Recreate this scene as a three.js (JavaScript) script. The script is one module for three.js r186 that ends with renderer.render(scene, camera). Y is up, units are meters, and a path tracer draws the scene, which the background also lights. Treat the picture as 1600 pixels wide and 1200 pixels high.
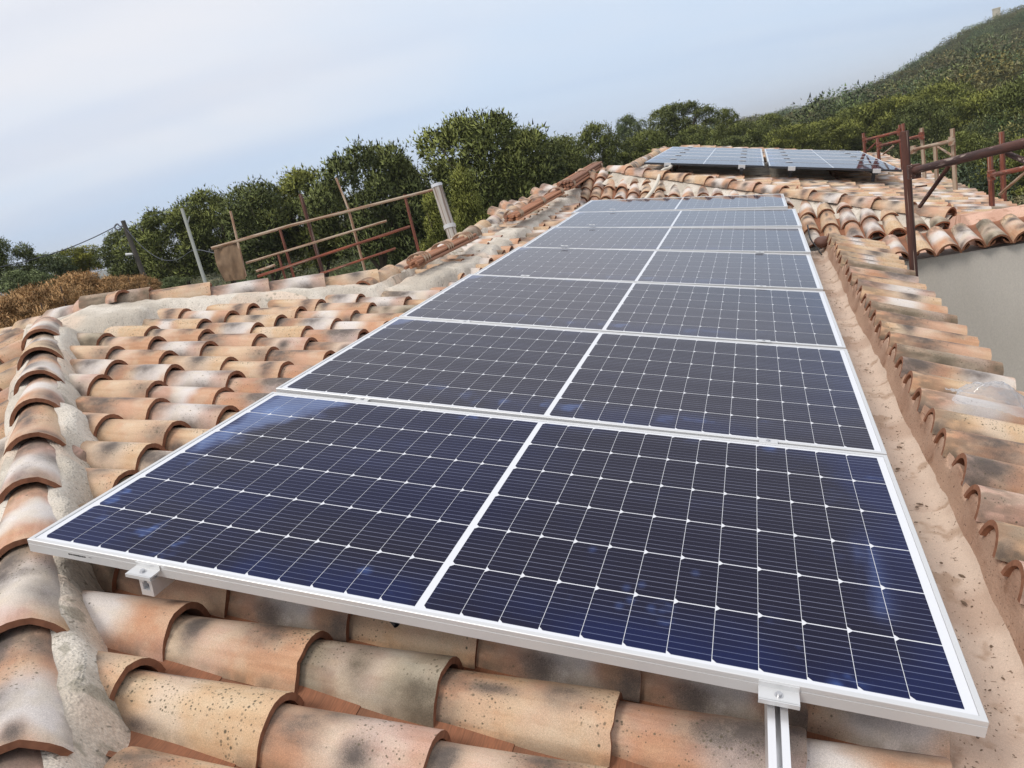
import * as THREE from 'three';
import { mergeGeometries } from 'three/addons/utils/BufferGeometryUtils.js';

// ───────────────────────── camera, sky, sun, exposure ─────────────────────────
const V = (x, y, z) => new THREE.Vector3(x, y, z);
const scene = new THREE.Scene();
const camera = new THREE.PerspectiveCamera(55.53, 4 / 3, 0.05, 9000);
const CAM = V(1.7919, 0.5897, 1.1597);
const RIGHT = V(0.931795, -0.211665, -0.294883), DOWN = V(-0.112871, -0.941067, 0.318832), FWD = V(-0.34499, -0.263803, -0.900772);
camera.position.copy(CAM);
camera.quaternion.setFromRotationMatrix(new THREE.Matrix4().makeBasis(RIGHT, DOWN.clone().negate(), FWD.clone().negate()));
const renderer = new THREE.WebGLRenderer({ antialias: true });
renderer.setSize(1024, 768);
renderer.toneMapping = THREE.LinearToneMapping;
renderer.toneMappingExposure = 1.25;
renderer.shadowMap.enabled = true;

// seeded noise
function rng(seed) { let a = seed >>> 0; return () => { a = (a + 0x6D2B79F5) >>> 0; let t = a; t = Math.imul(t ^ (t >>> 15), t | 1); t ^= t + Math.imul(t ^ (t >>> 7), t | 61); return ((t ^ (t >>> 14)) >>> 0) / 4294967296; }; }
function hash(x, y, s) { let h = Math.imul(x | 0, 374761393) + Math.imul(y | 0, 668265263) + Math.imul(s | 0, 974634777); h = Math.imul(h ^ (h >>> 13), 1274126177); return ((h ^ (h >>> 16)) >>> 0) / 4294967296; }
function noise(x, y, s = 0) { const i = Math.floor(x), j = Math.floor(y); let u = x - i, v = y - j; u = u * u * (3 - 2 * u); v = v * v * (3 - 2 * v); const a = hash(i, j, s), b = hash(i + 1, j, s), c = hash(i, j + 1, s), d = hash(i + 1, j + 1, s); return a + (b - a) * u + (c - a) * v + (a - b - c + d) * u * v; }
function fbm(x, y, s = 0, o = 4) { let r = 0, a = 0.5, n = 0; for (let k = 0; k < o; k++) { r += a * noise(x, y, s + k * 17); n += a; a *= 0.5; x *= 2.03; y *= 2.03; } return r / n; }
const clamp = (x, a = 0, b = 1) => Math.min(b, Math.max(a, x));
const sstep = (a, b, x) => { const t = clamp((x - a) / (b - a)); return t * t * (3 - 2 * t); };
const lerp = (a, b, t) => a + (b - a) * t;
const mix3 = (a, b, t) => [a[0] + (b[0] - a[0]) * t, a[1] + (b[1] - a[1]) * t, a[2] + (b[2] - a[2]) * t];

{ // overcast sky: bright milky veil with soft streaks, bluer towards the horizon
  const W = 1024, H = 512, d = new Float32Array(W * H * 4);
  for (let j = 0; j < H; j++) for (let i = 0; i < W; i++) {
    const th = (i + 0.5) / W * 2 * Math.PI - Math.PI, el = ((j + 0.5) / H - 0.5) * Math.PI;
    const x = Math.cos(th) * Math.cos(el), y = Math.sin(el), z = Math.sin(th) * Math.cos(el);
    const e = Math.max(el, 0.0);
    const k = 1 / (Math.abs(y) + 0.16);
    const cx = x * k, cz = z * k;
    const streak = fbm(cx * 0.9 + cz * 0.5 + 5, cz * 0.55 - cx * 0.3 + 9, 3, 5), fine = fbm(cx * 2.4 + 31, cz * 1.6 + 7, 8, 4);
    const side = clamp((x * 0.9 - z * 0.42 + 0.15) * 1.05, -0.4, 1);          // clearer air towards the east of the view
    let veil = sstep(0.0, 0.34, e + (streak - 0.5) * 0.34 - side * 0.19) * 0.95 + (fine - 0.5) * 0.22;
    veil = clamp(veil + 0.8 * (fbm(cx * 0.5 + cz * 1.7 + 2, cz * 0.16 - cx * 0.12, 13, 5) - 0.5), 0.0, 1);
    let c = mix3([0.52, 0.635, 0.79], [0.70, 0.715, 0.765], veil);
    c = mix3(c, [0.62, 0.71, 0.82], sstep(0.07, 0.0, e) * 0.55);
    const band = fbm(cx * 0.7 + cz * 2.0 + 21, cz * 0.2 - cx * 0.16 + 4, 23, 5); c = mix3(c, [c[0] * 0.8, c[1] * 0.85, c[2] * 0.93], 0.5 * sstep(0.42, 0.72, band));
    const up = sstep(0.45, 1.3, e);
    c = mix3(c, [1.02, 1.02, 1.04], up * 0.9);
    if (el < 0) c = mix3(c, [0.16, 0.17, 0.14], sstep(0, 0.12, -el));
    const o = (j * W + i) * 4; d[o] = c[0]; d[o + 1] = c[1]; d[o + 2] = c[2]; d[o + 3] = 1;
  }
  const t = new THREE.DataTexture(d, W, H, THREE.RGBAFormat, THREE.FloatType);
  t.mapping = THREE.EquirectangularReflectionMapping; t.magFilter = THREE.LinearFilter; t.minFilter = THREE.LinearFilter; t.wrapS = THREE.RepeatWrapping; t.needsUpdate = true;
  scene.background = t; scene.environment = t;
}
const sun = new THREE.DirectionalLight(new THREE.Color(1.0, 0.95, 0.88), 1.5);
sun.position.set(-14, 34, 18); sun.target.position.set(0, 0, -4); sun.castShadow = true; sun.shadow.radius = 34;
Object.assign(sun.shadow.camera, { left: -30, right: 30, top: 30, bottom: -30, near: 1, far: 120 }); sun.shadow.mapSize.set(2048, 2048);
scene.add(sun, sun.target);
scene.fog = new THREE.FogExp2(new THREE.Color(0.93, 0.96, 1.0), 0.0003);

// ───────────────────────── helpers ─────────────────────────
const F = 1139.75;
const at = (x, y, d) => CAM.clone().addScaledVector(FWD, d).addScaledVector(RIGHT, (x - 800) / F * d).addScaledVector(DOWN, (y - 600) / F * d);   // a line of sight and a distance give a point
const PX = V(0.978148, -0.207912, 0), PY = V(0.005564, 0.026177, -0.999642), PN = V(0.207837, 0.977797, 0.026762);   // along the roof slope, along the house, out of the roof
const P = (a, b, c) => V(0, 0, 0).addScaledVector(PX, a).addScaledVector(PY, b).addScaledVector(PN, c);
const used = {};
function numbered(n) { used[n] = (used[n] ?? -1) + 1; return used[n] ? `${n}_${String(used[n]).padStart(3, '0')}` : n; }
function thing(name, label, category, pos = V(0, 0, 0), group) {
  const o = new THREE.Group(); o.name = numbered(name); o.position.copy(pos); o.userData = { label, category }; if (group) o.userData.group = group; scene.add(o); o.updateMatrixWorld(true); return o;
}
function tag(o, label, category, group, kind) { if (label) o.userData.label = label; if (category) o.userData.category = category; if (group) o.userData.group = group; if (kind) o.userData.kind = kind; return o; }
function part(name, geo, mat, parent, M) {           // M: matrix in the world
  const m = new THREE.Mesh(geo, mat); m.name = parent === scene ? numbered(name) : name; m.castShadow = m.receiveShadow = true;
  parent.updateWorldMatrix(true, false);
  const L = parent.matrixWorld.clone().invert(); if (M) L.multiply(M); L.decompose(m.position, m.quaternion, m.scale);
  parent.add(m); return m;
}
function frameM(o, x, up) { const X = x.clone().normalize(), Z = X.clone().cross(up).normalize(), Y = Z.clone().cross(X); return new THREE.Matrix4().makeBasis(X, Y, Z).setPosition(o); }
const xf = (g, M) => g.applyMatrix4(M);
function bar(p0, p1, r0, r1 = r0, seg = 10) { const d = p1.clone().sub(p0), L = d.length(); const g = new THREE.CylinderGeometry(r1, r0, L, seg, 1); g.translate(0, L / 2, 0); const q = new THREE.Quaternion().setFromUnitVectors(V(0, 1, 0), d.normalize()); g.applyQuaternion(q); g.translate(p0.x, p0.y, p0.z); return g; }
function curve(pts, r, seg = 40, rs = 7) { return new THREE.TubeGeometry(new THREE.CatmullRomCurve3(pts), seg, r, rs, false); }
const bx = (w, h, d, x = 0, y = 0, z = 0) => { const g = new THREE.BoxGeometry(w, h, d); g.translate(x, y, z); return g; };
function tex(W, H, fn, srgb = true) {
  const d = new Uint8Array(W * H * 4);
  for (let j = 0; j < H; j++) for (let i = 0; i < W; i++) { const c = fn((i + 0.5) / W, (j + 0.5) / H, i, j), o = (j * W + i) * 4; d[o] = clamp(c[0], 0, 255); d[o + 1] = clamp(c[1], 0, 255); d[o + 2] = clamp(c[2], 0, 255); d[o + 3] = 255; }
  const t = new THREE.DataTexture(d, W, H); t.magFilter = t.minFilter = THREE.LinearFilter; t.wrapS = t.wrapT = THREE.RepeatWrapping; if (srgb) t.colorSpace = THREE.SRGBColorSpace; t.needsUpdate = true; return t;
}
const std = (c, rough, extra = {}) => new THREE.MeshStandardMaterial({ color: Array.isArray(c) ? new THREE.Color().setRGB(...c) : c, roughness: rough, metalness: 0, ...extra });
function geoFrom(pos, uv, idx, col) { const g = new THREE.BufferGeometry(); g.setAttribute('position', new THREE.Float32BufferAttribute(pos, 3)); if (uv) g.setAttribute('uv', new THREE.Float32BufferAttribute(uv, 2)); if (col) g.setAttribute('color', new THREE.Float32BufferAttribute(col, 3)); if (idx) g.setIndex(idx); g.computeVertexNormals(); return g; }

// ───────────────────────── materials ─────────────────────────
// fired clay roof tiles: pale, orange, lime washed, smoked, lichened
function tileTexture(type, seed) {
  const r = rng(seed * 977 + 13), W = 448, H = 288;
  const CREAM = [200, 168, 134], ORANGE = [192, 145, 114], PINK = [188, 152, 136], WHITE = [212, 205, 200], BROWN = [152, 122, 101], GREY = [154, 144, 126], STRAW = [198, 176, 140], CLAY = [150, 102, 76];
  const base = [[CREAM, ORANGE], [PINK, ORANGE], [ORANGE, PINK], [BROWN, GREY], [CREAM, ORANGE], [CREAM, PINK]][type];
  const wc = 0.3 + r() * 0.5, ww = 0.14 + r() * 0.22, wOn = [0.2, 1, 0.55, 0.35, 0.4, 0.95][type];
  const spots = []; const ns = [2, 3, 3, 5, 2, 4][type] + Math.floor(r() * 3);
  for (let k = 0; k < ns; k++) spots.push([r(), 0.15 + r() * 0.8, 0.06 + r() * 0.16, 0.06 + r() * 0.16, 0.35 + r() * 0.5]);
  const lich = [0.85, 0.25, 0.5, 1.0, 0.75, 0.45][type] * (0.4 + r() * 0.9), lc = r();
  const dots = []; const gx = 64, gy = 40;
  for (let j = 0; j < gy; j++) for (let i = 0; i < gx; i++) {
    const u = (i + r()) / gx, v = (j + r()) / gy, dens = lich * sstep(0.56, 0.74, fbm(u * 3.0 + lc * 9, v * 2.2, seed + 5, 3) + 0.12 * (Math.abs(v - 0.5) < 0.25 ? 1 : -0.3));
    dots.push(r() < dens ? [u, v, 0.003 + r() * r() * 0.011, 0.4 + r() * 0.5] : null); r();
  }
  return tex(W, H, (u, v) => {
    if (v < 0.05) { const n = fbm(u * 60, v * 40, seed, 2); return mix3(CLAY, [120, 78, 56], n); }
    const s = (v - 0.05) / 0.95;
    let c = mix3(base[0], base[1], sstep(0.3, 0.7, fbm(u * 2.3, s * 1.6, seed, 4)));
    c = mix3(c, [c[0] * 0.9, c[1] * 0.86, c[2] * 0.82], 0.45 * sstep(0.4, 0.75, fbm(u * 2.2, s * 22, seed + 3, 3)));
    if (wOn) { let m = wOn * sstep(ww * 1.5, ww * 0.3, Math.abs(u - wc + (fbm(u * 3, s * 3, seed + 9, 3) - 0.5) * 0.3)); m = clamp(m + (hash(u * W, s * H, seed + 40) - 0.5) * 0.5 * m * (1 - m) * 2); c = mix3(c, WHITE, m * 0.95); }
    c = mix3(c, STRAW, 0.22 * sstep(0.55, 0.8, fbm(u * 4 + 3, s * 3, seed + 20, 3)));
    c = mix3(c, [204, 190, 168], 0.34 * sstep(0.42, 0.72, fbm(u * 6 + 1, s * 5 + seed, seed + 60, 4)));
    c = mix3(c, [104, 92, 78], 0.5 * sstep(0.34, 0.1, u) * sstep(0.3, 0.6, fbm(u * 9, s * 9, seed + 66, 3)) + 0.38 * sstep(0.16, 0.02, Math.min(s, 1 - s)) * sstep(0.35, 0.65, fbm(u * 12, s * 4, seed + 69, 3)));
    let dark = 0;
    for (const [a, b, x, y, k] of spots) { const q = ((u - a) / x) ** 2 + ((s - b) / y) ** 2; if (q < 6) dark = Math.max(dark, k * Math.exp(-q * 0.8)); }
    dark *= 0.35 + 0.9 * fbm(u * 16, s * 11, seed + 31, 4);
    dark += 0.45 * dark * (hash(u * W, s * H, seed) > 0.6 ? 1 : 0);
    c = mix3(c, type === 3 ? [88, 78, 64] : [80, 72, 68], clamp(dark * 1.15, 0, 0.88));
    const grain = 0.9 + 0.2 * hash(u * W, s * H, seed + 1); c = [c[0] * grain, c[1] * grain, c[2] * grain];
    const i0 = Math.floor(u * gx), j0 = Math.floor(v * gy);
    for (let j = j0 - 1; j <= j0 + 1; j++) for (let i = i0 - 1; i <= i0 + 1; i++) { if (i < 0 || j < 0 || i >= gx || j >= gy) continue; const d = dots[j * gx + i]; if (!d) continue; const q = Math.hypot((u - d[0]) * 1.4, (v - d[1]) * 0.8); if (q < d[2]) c = mix3(c, [84, 76, 60], d[3] * sstep(d[2], d[2] * 0.5, q)); }
    return c;
  });
}
const tileGrain = tex(256, 256, (u, v, i, j) => { const n = 120 + 90 * fbm(u * 30, v * 30, 77, 3) + 40 * hash(i, j, 4); return [n, n, n]; }, false);
const tileMats = [];
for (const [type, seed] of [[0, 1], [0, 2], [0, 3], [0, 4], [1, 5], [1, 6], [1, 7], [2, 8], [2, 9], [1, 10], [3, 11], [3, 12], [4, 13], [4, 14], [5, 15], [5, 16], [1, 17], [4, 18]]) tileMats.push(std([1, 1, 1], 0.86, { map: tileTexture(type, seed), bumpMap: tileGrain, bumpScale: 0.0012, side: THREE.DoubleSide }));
const panMat = std([1, 1, 1], 0.85, { side: THREE.DoubleSide, map: tex(256, 256, (u, v, i, j) => { const n = fbm(u * 5, v * 5, 61, 4); const g = 0.9 + 0.2 * hash(i, j, 2); return mix3([158, 102, 72], [110, 76, 56], n).map(x => x * g); }) });

const mortarTex = tex(1024, 1024, (u, v, i, j) => {
  const n = fbm(u * 9, v * 9, 21, 5), m = fbm(u * 40, v * 40, 29, 3), g = hash(i, j, 6);
  let c = mix3([212, 203, 190], [184, 174, 160], sstep(0.3, 0.7, n));
  c = mix3(c, [214, 192, 172], 0.7 * sstep(0.55, 0.75, fbm(u * 5 + 2, v * 5, 47, 4)));
  c = mix3(c, [124, 118, 102], 0.45 * sstep(0.6, 0.72, m) * sstep(0.5, 0.7, fbm(u * 6, v * 6 + 4, 53, 3)));
  c = mix3(c, [92, 86, 74], 0.5 * (noise(u * 230, v * 230, 57) > 0.9 ? 1 : 0)); const k = 0.9 + 0.2 * g; return c.map(x => x * k);
});
const mortarBump = tex(512, 512, (u, v, i, j) => { const n = 255 * (0.6 * fbm(u * 20, v * 20, 91, 4) + 0.25 * hash(i, j, 3) + 0.15 * noise(u * 120, v * 120, 5)); return [n, n, n]; }, false);
const mortarMat = std([1, 1, 1], 0.95, { map: mortarTex, bumpMap: mortarBump, bumpScale: 0.012, side: THREE.DoubleSide });
const gutterTex = tex(1024, 1024, (u, v, i, j) => {
  const n = fbm(u * 7, v * 7, 121, 5), g = hash(i, j, 16);
  let c = mix3([212, 190, 172], [194, 168, 149], sstep(0.3, 0.7, n));
  c = mix3(c, [214, 192, 172], 0.6 * sstep(0.55, 0.75, fbm(u * 4 + 7, v * 4, 131, 4)));
  c = mix3(c, [140, 108, 84], 0.4 * sstep(0.62, 0.78, fbm(u * 15, v * 15, 141, 4)));
  c = mix3(c, [96, 76, 60], 0.75 * (noise(u * 170, v * 170, 151) > 0.93 ? 1 : 0)); const k = 0.94 + 0.12 * g; return c.map(x => x * k);
});
const gutterMat = std([1, 1, 1], 0.93, { map: gutterTex, bumpMap: mortarBump, bumpScale: 0.004, side: THREE.DoubleSide });
const parapetMat = std([0.72, 0.60, 0.54], 0.95, { map: gutterTex, bumpMap: mortarBump, bumpScale: 0.006, side: THREE.DoubleSide });
const pinkMortar = std([0.95, 0.76, 0.70], 0.95, { map: gutterTex, bumpMap: mortarBump, bumpScale: 0.005, side: THREE.DoubleSide });
const renderMat = std([1, 1, 1], 0.92, { side: THREE.DoubleSide, map: tex(512, 512, (u, v, i, j) => { const n = fbm(u * 6, v * 6, 201, 5), g = 0.97 + 0.06 * hash(i, j, 8); const st = sstep(0.5, 0.75, fbm(u * 9, v * 3, 211, 3)) * 0.5; return mix3(mix3([204, 197, 188], [192, 184, 174], n), [186, 178, 168], st * 0.5).map(x => x * g); }) });
const aluMat = std([0.64, 0.64, 0.64], 0.4, { metalness: 0.35 });
const railMat = std([0.82, 0.82, 0.83], 0.3, { metalness: 0.6 });
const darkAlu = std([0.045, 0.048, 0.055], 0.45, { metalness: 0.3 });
const steelMat = std([0.55, 0.55, 0.56], 0.3, { metalness: 0.9 });
const backMat = new THREE.MeshPhysicalMaterial({ color: new THREE.Color().setRGB(0.68, 0.69, 0.72), roughness: 0.06, ior: 1.27 });
const rust = (a, b, s) => std([1, 1, 1], 0.82, { map: tex(256, 256, (u, v, i, j) => { const n = fbm(u * 6, v * 6, s, 5), g = 0.88 + 0.24 * hash(i, j, s); let c = mix3(a, b, sstep(0.35, 0.65, n)); c = mix3(c, [176, 160, 146], 0.8 * sstep(0.68, 0.76, fbm(u * 14, v * 10, s + 4, 3))); return c.map(x => x * g); }) });
const rustBrown = rust([92, 58, 48], [66, 44, 40], 301), rustRed = rust([140, 76, 56], [104, 62, 50], 311), rustPale = rust([176, 158, 138], [140, 106, 84], 321);
const blackMat = std([0.012, 0.012, 0.014], 0.5);

// ───────────────────────── the roof: heights ─────────────────────────
const H1A = [-1.9, 1.7], H1N = [0.676, 0.737], H1D = [0.737, -0.676];
const dH1 = (x, y) => (x - H1A[0]) * H1N[0] + (y - H1A[1]) * H1N[1];
const APEX = [-2.12, 2.42], R0E = [-0.80, 3.28];
const r0d = [R0E[0] - APEX[0], R0E[1] - APEX[1]], r0l = Math.hypot(...r0d);
const dR0 = (x, y) => ((x - APEX[0]) * r0d[1] - (y - APEX[1]) * r0d[0]) / r0l;       // positive on the big slope
const pw = (tab, y) => { if (y <= tab[0][0]) return tab[0][1]; for (let k = 1; k < tab.length; k++) if (y <= tab[k][0]) return lerp(tab[k - 1][1], tab[k][1], (y - tab[k - 1][0]) / (tab[k][0] - tab[k - 1][0])); return tab[tab.length - 1][1]; };
const R2x = y => pw([[3.3, -0.76], [4.2, -0.70], [5.5, -0.80], [7, -0.86], [9.5, -0.98], [12, -1.05], [16, -1.15]], y);
const R1x = y => pw([[3.1, -0.40], [3.5, -0.30], [5.0, -0.32], [6.5, -0.38], [8.6, -0.5], [10, -0.6], [12, -0.7]], y);
function bed(x, y) {                    // underside of the tiling and the mortar on it, measured out of the slope
  const BASE = -0.228, h = dH1(x, y), q = dR0(x, y), wob = (fbm(x * 5, y * 5, 401, 3) - 0.5) * 0.12, lump = (fbm(x * 11, y * 11, 411, 5) - 0.5) * 0.03;
  let n = BASE, back = 0;
  if (h < 0) n = Math.min(n, BASE + 0.3 * h);
  if (x < -0.76 && q < 0) { n = Math.min(n, BASE + 0.36 * q); back = q; }
  if (y > 3.2 && x < R2x(y)) n = Math.min(n, BASE + 0.45 * (x - R2x(y)));
  const mound = (d, w, top) => lerp(top, n, sstep(w * 0.45, w, d + wob));
  if (y < 2.35) n = Math.max(n, lerp(n, Math.min(mound(Math.abs(h), h > 0 ? 0.2 : 0.15, -0.085 + lump), -0.03), sstep(2.2, 1.75, y)));
  if (x < -0.62 && x > -2.4) n = Math.max(n, lerp(n, mound(q > 0 ? q : -q * 1.7, 0.34, -0.105 + lump), sstep(-2.4, -1.95, x)));
  if (x < -2.0) { const t = clamp((-2.12 - x) / 1.78), l = lerp(-0.10, -0.64, t), d = Math.abs(y - lerp(2.42, 2.62, t)); n = Math.max(n, lerp(l + lump, n, sstep(0.14, 0.3, d + wob))); }
  const ax = Math.hypot(x + 1.93, (y - 2.2)); n = Math.max(n, mound(ax, 0.34, -0.10 + lump));
  if (y > 2.95) { const a = x - (R1x(y) - 0.1); const fade = sstep(2.95, 3.3, y); n = Math.max(n, lerp(n, mound(Math.abs(a), 0.19, -0.115 + lump * 1.3 + 0.03 * sstep(0.6, 0.85, noise(y * 2.6, 3, 8))), fade)); const b = Math.abs(x - R2x(y) - 0.02); n = Math.max(n, lerp(n, mound(b, 0.14, -0.10 + lump), fade)); }
  return n;
}
const RW = { t: -0.56 };
// rear wing: its east slope measured out of the near slope, its front slope by height
const S2n = x => 0.12 - 0.047 * x;
const F_h = z => -0.53 + 0.318 * (-z - 6.5);
const hipZ = X => -6.5 - (3.38 - X) * 0.847;

// ───────────────────────── tiles ─────────────────────────
function tileGeo(L, w0, w1, h0, h1, th, seed, A = 1.32, seg = 12, sl = 3) {
  const r = rng(seed), pos = [], uv = [], idx = [];
  const off = []; for (let i = 0; i <= sl; i++) off.push((r() - 0.5) * 0.004);
  const chip = []; for (let k = 0; k <= seg; k++) chip.push((r() - 0.5) * 0.0025 - (r() < 0.09 ? 0.004 : 0));
  const pt = (t, a, inner) => { const w = lerp(w0, w1, t) / 2 - (inner ? th : 0), h = lerp(h0, h1, t) - (inner ? th : 0), c = (Math.cos(a) - Math.cos(A)) / (1 - Math.cos(A)); return [t * L + (t === 1 ? chip[Math.round((a + A) / (2 * A) * seg)] : 0), h * c + off[Math.round(t * sl)] * (inner ? 1 : 1), w * Math.sin(a) / Math.sin(A)]; };
  for (const inner of [0, 1]) {
    const b = pos.length / 3;
    for (let i = 0; i <= sl; i++) for (let k = 0; k <= seg; k++) { const t = i / sl, a = -A + 2 * A * k / seg; pos.push(...pt(t, a, inner)); uv.push(t, inner ? 0.01 + 0.03 * k / seg : 0.06 + 0.93 * k / seg); }
    for (let i = 0; i < sl; i++) for (let k = 0; k < seg; k++) { const p = b + i * (seg + 1) + k, q = p + seg + 1; inner ? idx.push(p, q, p + 1, p + 1, q, q + 1) : idx.push(p, p + 1, q, p + 1, q + 1, q); }
  }
  for (const t of [0, 1]) { const b = pos.length / 3; for (let k = 0; k <= seg; k++) { const a = -A + 2 * A * k / seg; pos.push(...pt(t, a, 0), ...pt(t, a, 1)); uv.push(k / seg * 0.4, 0.012, k / seg * 0.4, 0.035); } for (let k = 0; k < seg; k++) { const p = b + 2 * k; t ? idx.push(p, p + 2, p + 1, p + 1, p + 2, p + 3) : idx.push(p, p + 1, p + 2, p + 1, p + 3, p + 2); } }
  for (const a of [-A, A]) { const b = pos.length / 3; for (let i = 0; i <= sl; i++) { const t = i / sl; pos.push(...pt(t, a, 0), ...pt(t, a, 1)); uv.push(t, 0.012, t, 0.035); } for (let i = 0; i < sl; i++) { const p = b + 2 * i; a > 0 ? idx.push(p, p + 1, p + 2, p + 1, p + 3, p + 2) : idx.push(p, p + 2, p + 1, p + 1, p + 2, p + 3); } }
  return geoFrom(pos, uv, idx);
}
const TL = 0.42;
const coverGeos = [1, 2, 3, 4].map(s => tileGeo(TL + (s - 2) * 0.006, 0.136, 0.172 + s * 0.0015, 0.064, 0.087, 0.016, s));
const capGeos = [5, 6, 7].map(s => tileGeo(0.43, 0.158, 0.196, 0.064, 0.088, 0.016, s));
const eaveGeos = [1, 2, 3].map(s => tileGeo(TL + (s - 2) * 0.008, 0.130, 0.152 + s * 0.002, 0.070, 0.084, 0.015, s + 60));
const panGeo = tileGeo(TL, 0.14, 0.126, 0.046, 0.042, 0.012, 9);
const R = rng(4242);
const jit = a => (R() - 0.5) * 2 * a;
// one tile: lower end at `low`, falling along `down`, arched towards `up`
function layTile(parent, name, low, down, up, geos, L, tilt, mat, scale = 1, yaw = 0.022) {
  const d = down.clone().normalize(), u = up.clone().normalize(), s = d.clone().cross(u).normalize();
  const q = new THREE.Quaternion().setFromAxisAngle(u, jit(yaw)); d.applyQuaternion(q);
  d.applyQuaternion(new THREE.Quaternion().setFromAxisAngle(s, tilt + jit(0.008))); const u2 = u.clone().applyQuaternion(new THREE.Quaternion().setFromAxisAngle(d, jit(0.06)));
  const M = frameM(low.clone().addScaledVector(d, -L * scale), d, u2); M.scale(V(scale, scale * (1 + jit(0.04)), scale * (1 + jit(0.03))));
  return part(name, geos[Math.floor(R() * geos.length)], mat ?? tileMats[Math.floor(R() * tileMats.length)], parent, M);
}

// ───────────────────────── the setting: land ─────────────────────────
const GROUND = -5.2;
const DEG = Math.PI / 180;
// skyline of the land round the camera: azimuth (degrees, from straight back) to elevation at three ranges
const hillEl = az => pw([[-180, -0.6], [-14, -0.6], [-6, -0.25], [2, -0.2], [5.4, -0.1], [7.5, 0.1], [9.2, 0.4], [11.4, 1.15], [13, 1.7], [14.7, 2.1], [16.5, 2.25], [22, 3.2], [34, 4.2], [60, 4], [100, 0], [180, -0.6]], az);
const farEl = az => pw([[-180, 0.1], [-30, 0.12], [-4, 0.2], [1, 0.4], [4, 0.6], [7, 0.85], [12, 1.1], [20, 2.2], [60, 0.4], [180, 0.1]], az);
function landHeight(x, z) {
  const dx = x - CAM.x, dz = z - CAM.z, r = Math.hypot(dx, dz), az = Math.atan2(dx, -dz) / DEG;
  const near = GROUND + sstep(15, 60, r) * (fbm(x * 0.02 + 40, z * 0.02, 501, 4) - 0.5) * 3;
  const e = hillEl(az), top = CAM.y + Math.tan(e * DEG) * 430;
  let h = near;
  const t = sstep(70, 430, r);
  h = lerp(near, Math.max(top, GROUND - 3), t) + t * (fbm(x * 0.013, z * 0.013, 511, 4) - 0.5) * 12 * clamp(e / 3, 0.1, 1);
  const right = sstep(2, 14, az) * sstep(110, 40, az); h += right * sstep(25, 95, r) * (1 - sstep(95, 330, r)) * 2.2;
  if (r > 430) { const f = CAM.y + Math.tan(farEl(az) * DEG) * 2900; h = lerp(Math.max(h, GROUND - 3), GROUND - 6, sstep(430, 800, r)); h = lerp(h, Math.max(f, -8) + (fbm(x * 0.0016, z * 0.0016, 521, 4) - 0.5) * 60 * clamp(farEl(az), 0.1, 1), sstep(1700, 2900, r)); h = lerp(h, -20, sstep(2900, 5200, r)); }
  return h;
}
{
  const rings = [0]; let r = 4; while (r < 6500) { rings.push(r); r *= r < 900 ? 1.075 : 1.14; }
  const NA = 300, pos = [], uv = [], idx = [];
  rings.forEach(rr => { for (let k = 0; k <= NA; k++) { const a = k / NA * 2 * Math.PI; const x = CAM.x + Math.sin(a) * rr, z = CAM.z - Math.cos(a) * rr; pos.push(x, landHeight(x, z), z); uv.push(x / 30, z / 30); } });
  for (let i = 0; i < rings.length - 1; i++) for (let k = 0; k < NA; k++) { const p = i * (NA + 1) + k, q = p + NA + 1; idx.push(p, p + 1, q, p + 1, q + 1, q); }
  const t = tex(512, 512, (u, v, i, j) => { const n = fbm(u * 12, v * 12, 531, 5); return mix3([66, 70, 42], [108, 98, 66], sstep(0.4, 0.7, n)).map(x => x * (0.85 + 0.3 * hash(i, j, 9))); });
  const land = part('ground', geoFrom(pos, uv, idx), std([1, 1, 1], 1, { map: t, side: THREE.DoubleSide }), scene); land.userData.kind = 'structure';
}

// ───────────────────────── the house: near wing ─────────────────────────
const house = thing('tiled_house', 'house wing in front, its weathered clay tile roof carrying the long solar array', 'house', V(0.5, GROUND, -2.5));
{ // bed and mortar as one sheet
  const x0 = -4.4, x1 = 2.02, y0 = -1.75, y1 = 11, s = 0.036, nx = Math.round((x1 - x0) / s), ny = Math.round((y1 - y0) / s);
  const pos = [], uv = [], idx = [];
  for (let j = 0; j <= ny; j++) for (let i = 0; i <= nx; i++) { const x = lerp(x0, x1, i / nx), y = lerp(y0, y1, j / ny); const p = P(x, y, bed(x, y)); pos.push(p.x, p.y, p.z); uv.push(x * 0.7, y * 0.7); }
  for (let j = 0; j < ny; j++) for (let i = 0; i < nx; i++) { const p = j * (nx + 1) + i, q = p + nx + 1; idx.push(p, p + 1, q, p + 1, q + 1, q); }
  part('mortar_bed', geoFrom(pos, uv, idx), mortarMat, house);
}
const ROWP = 0.185;
const startX = y => y < 1.8 ? H1A[0] + (0.155 - (y - H1A[1]) * H1N[1]) / H1N[0] : y < 2.55 ? lerp(-1.72, -1.62, (y - 1.8) / 0.75) : y < 3.15 ? lerp(-1.62, -0.42, (y - 2.55) / 0.6) : R1x(y) - 0.02;
const panLate = [];
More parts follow.
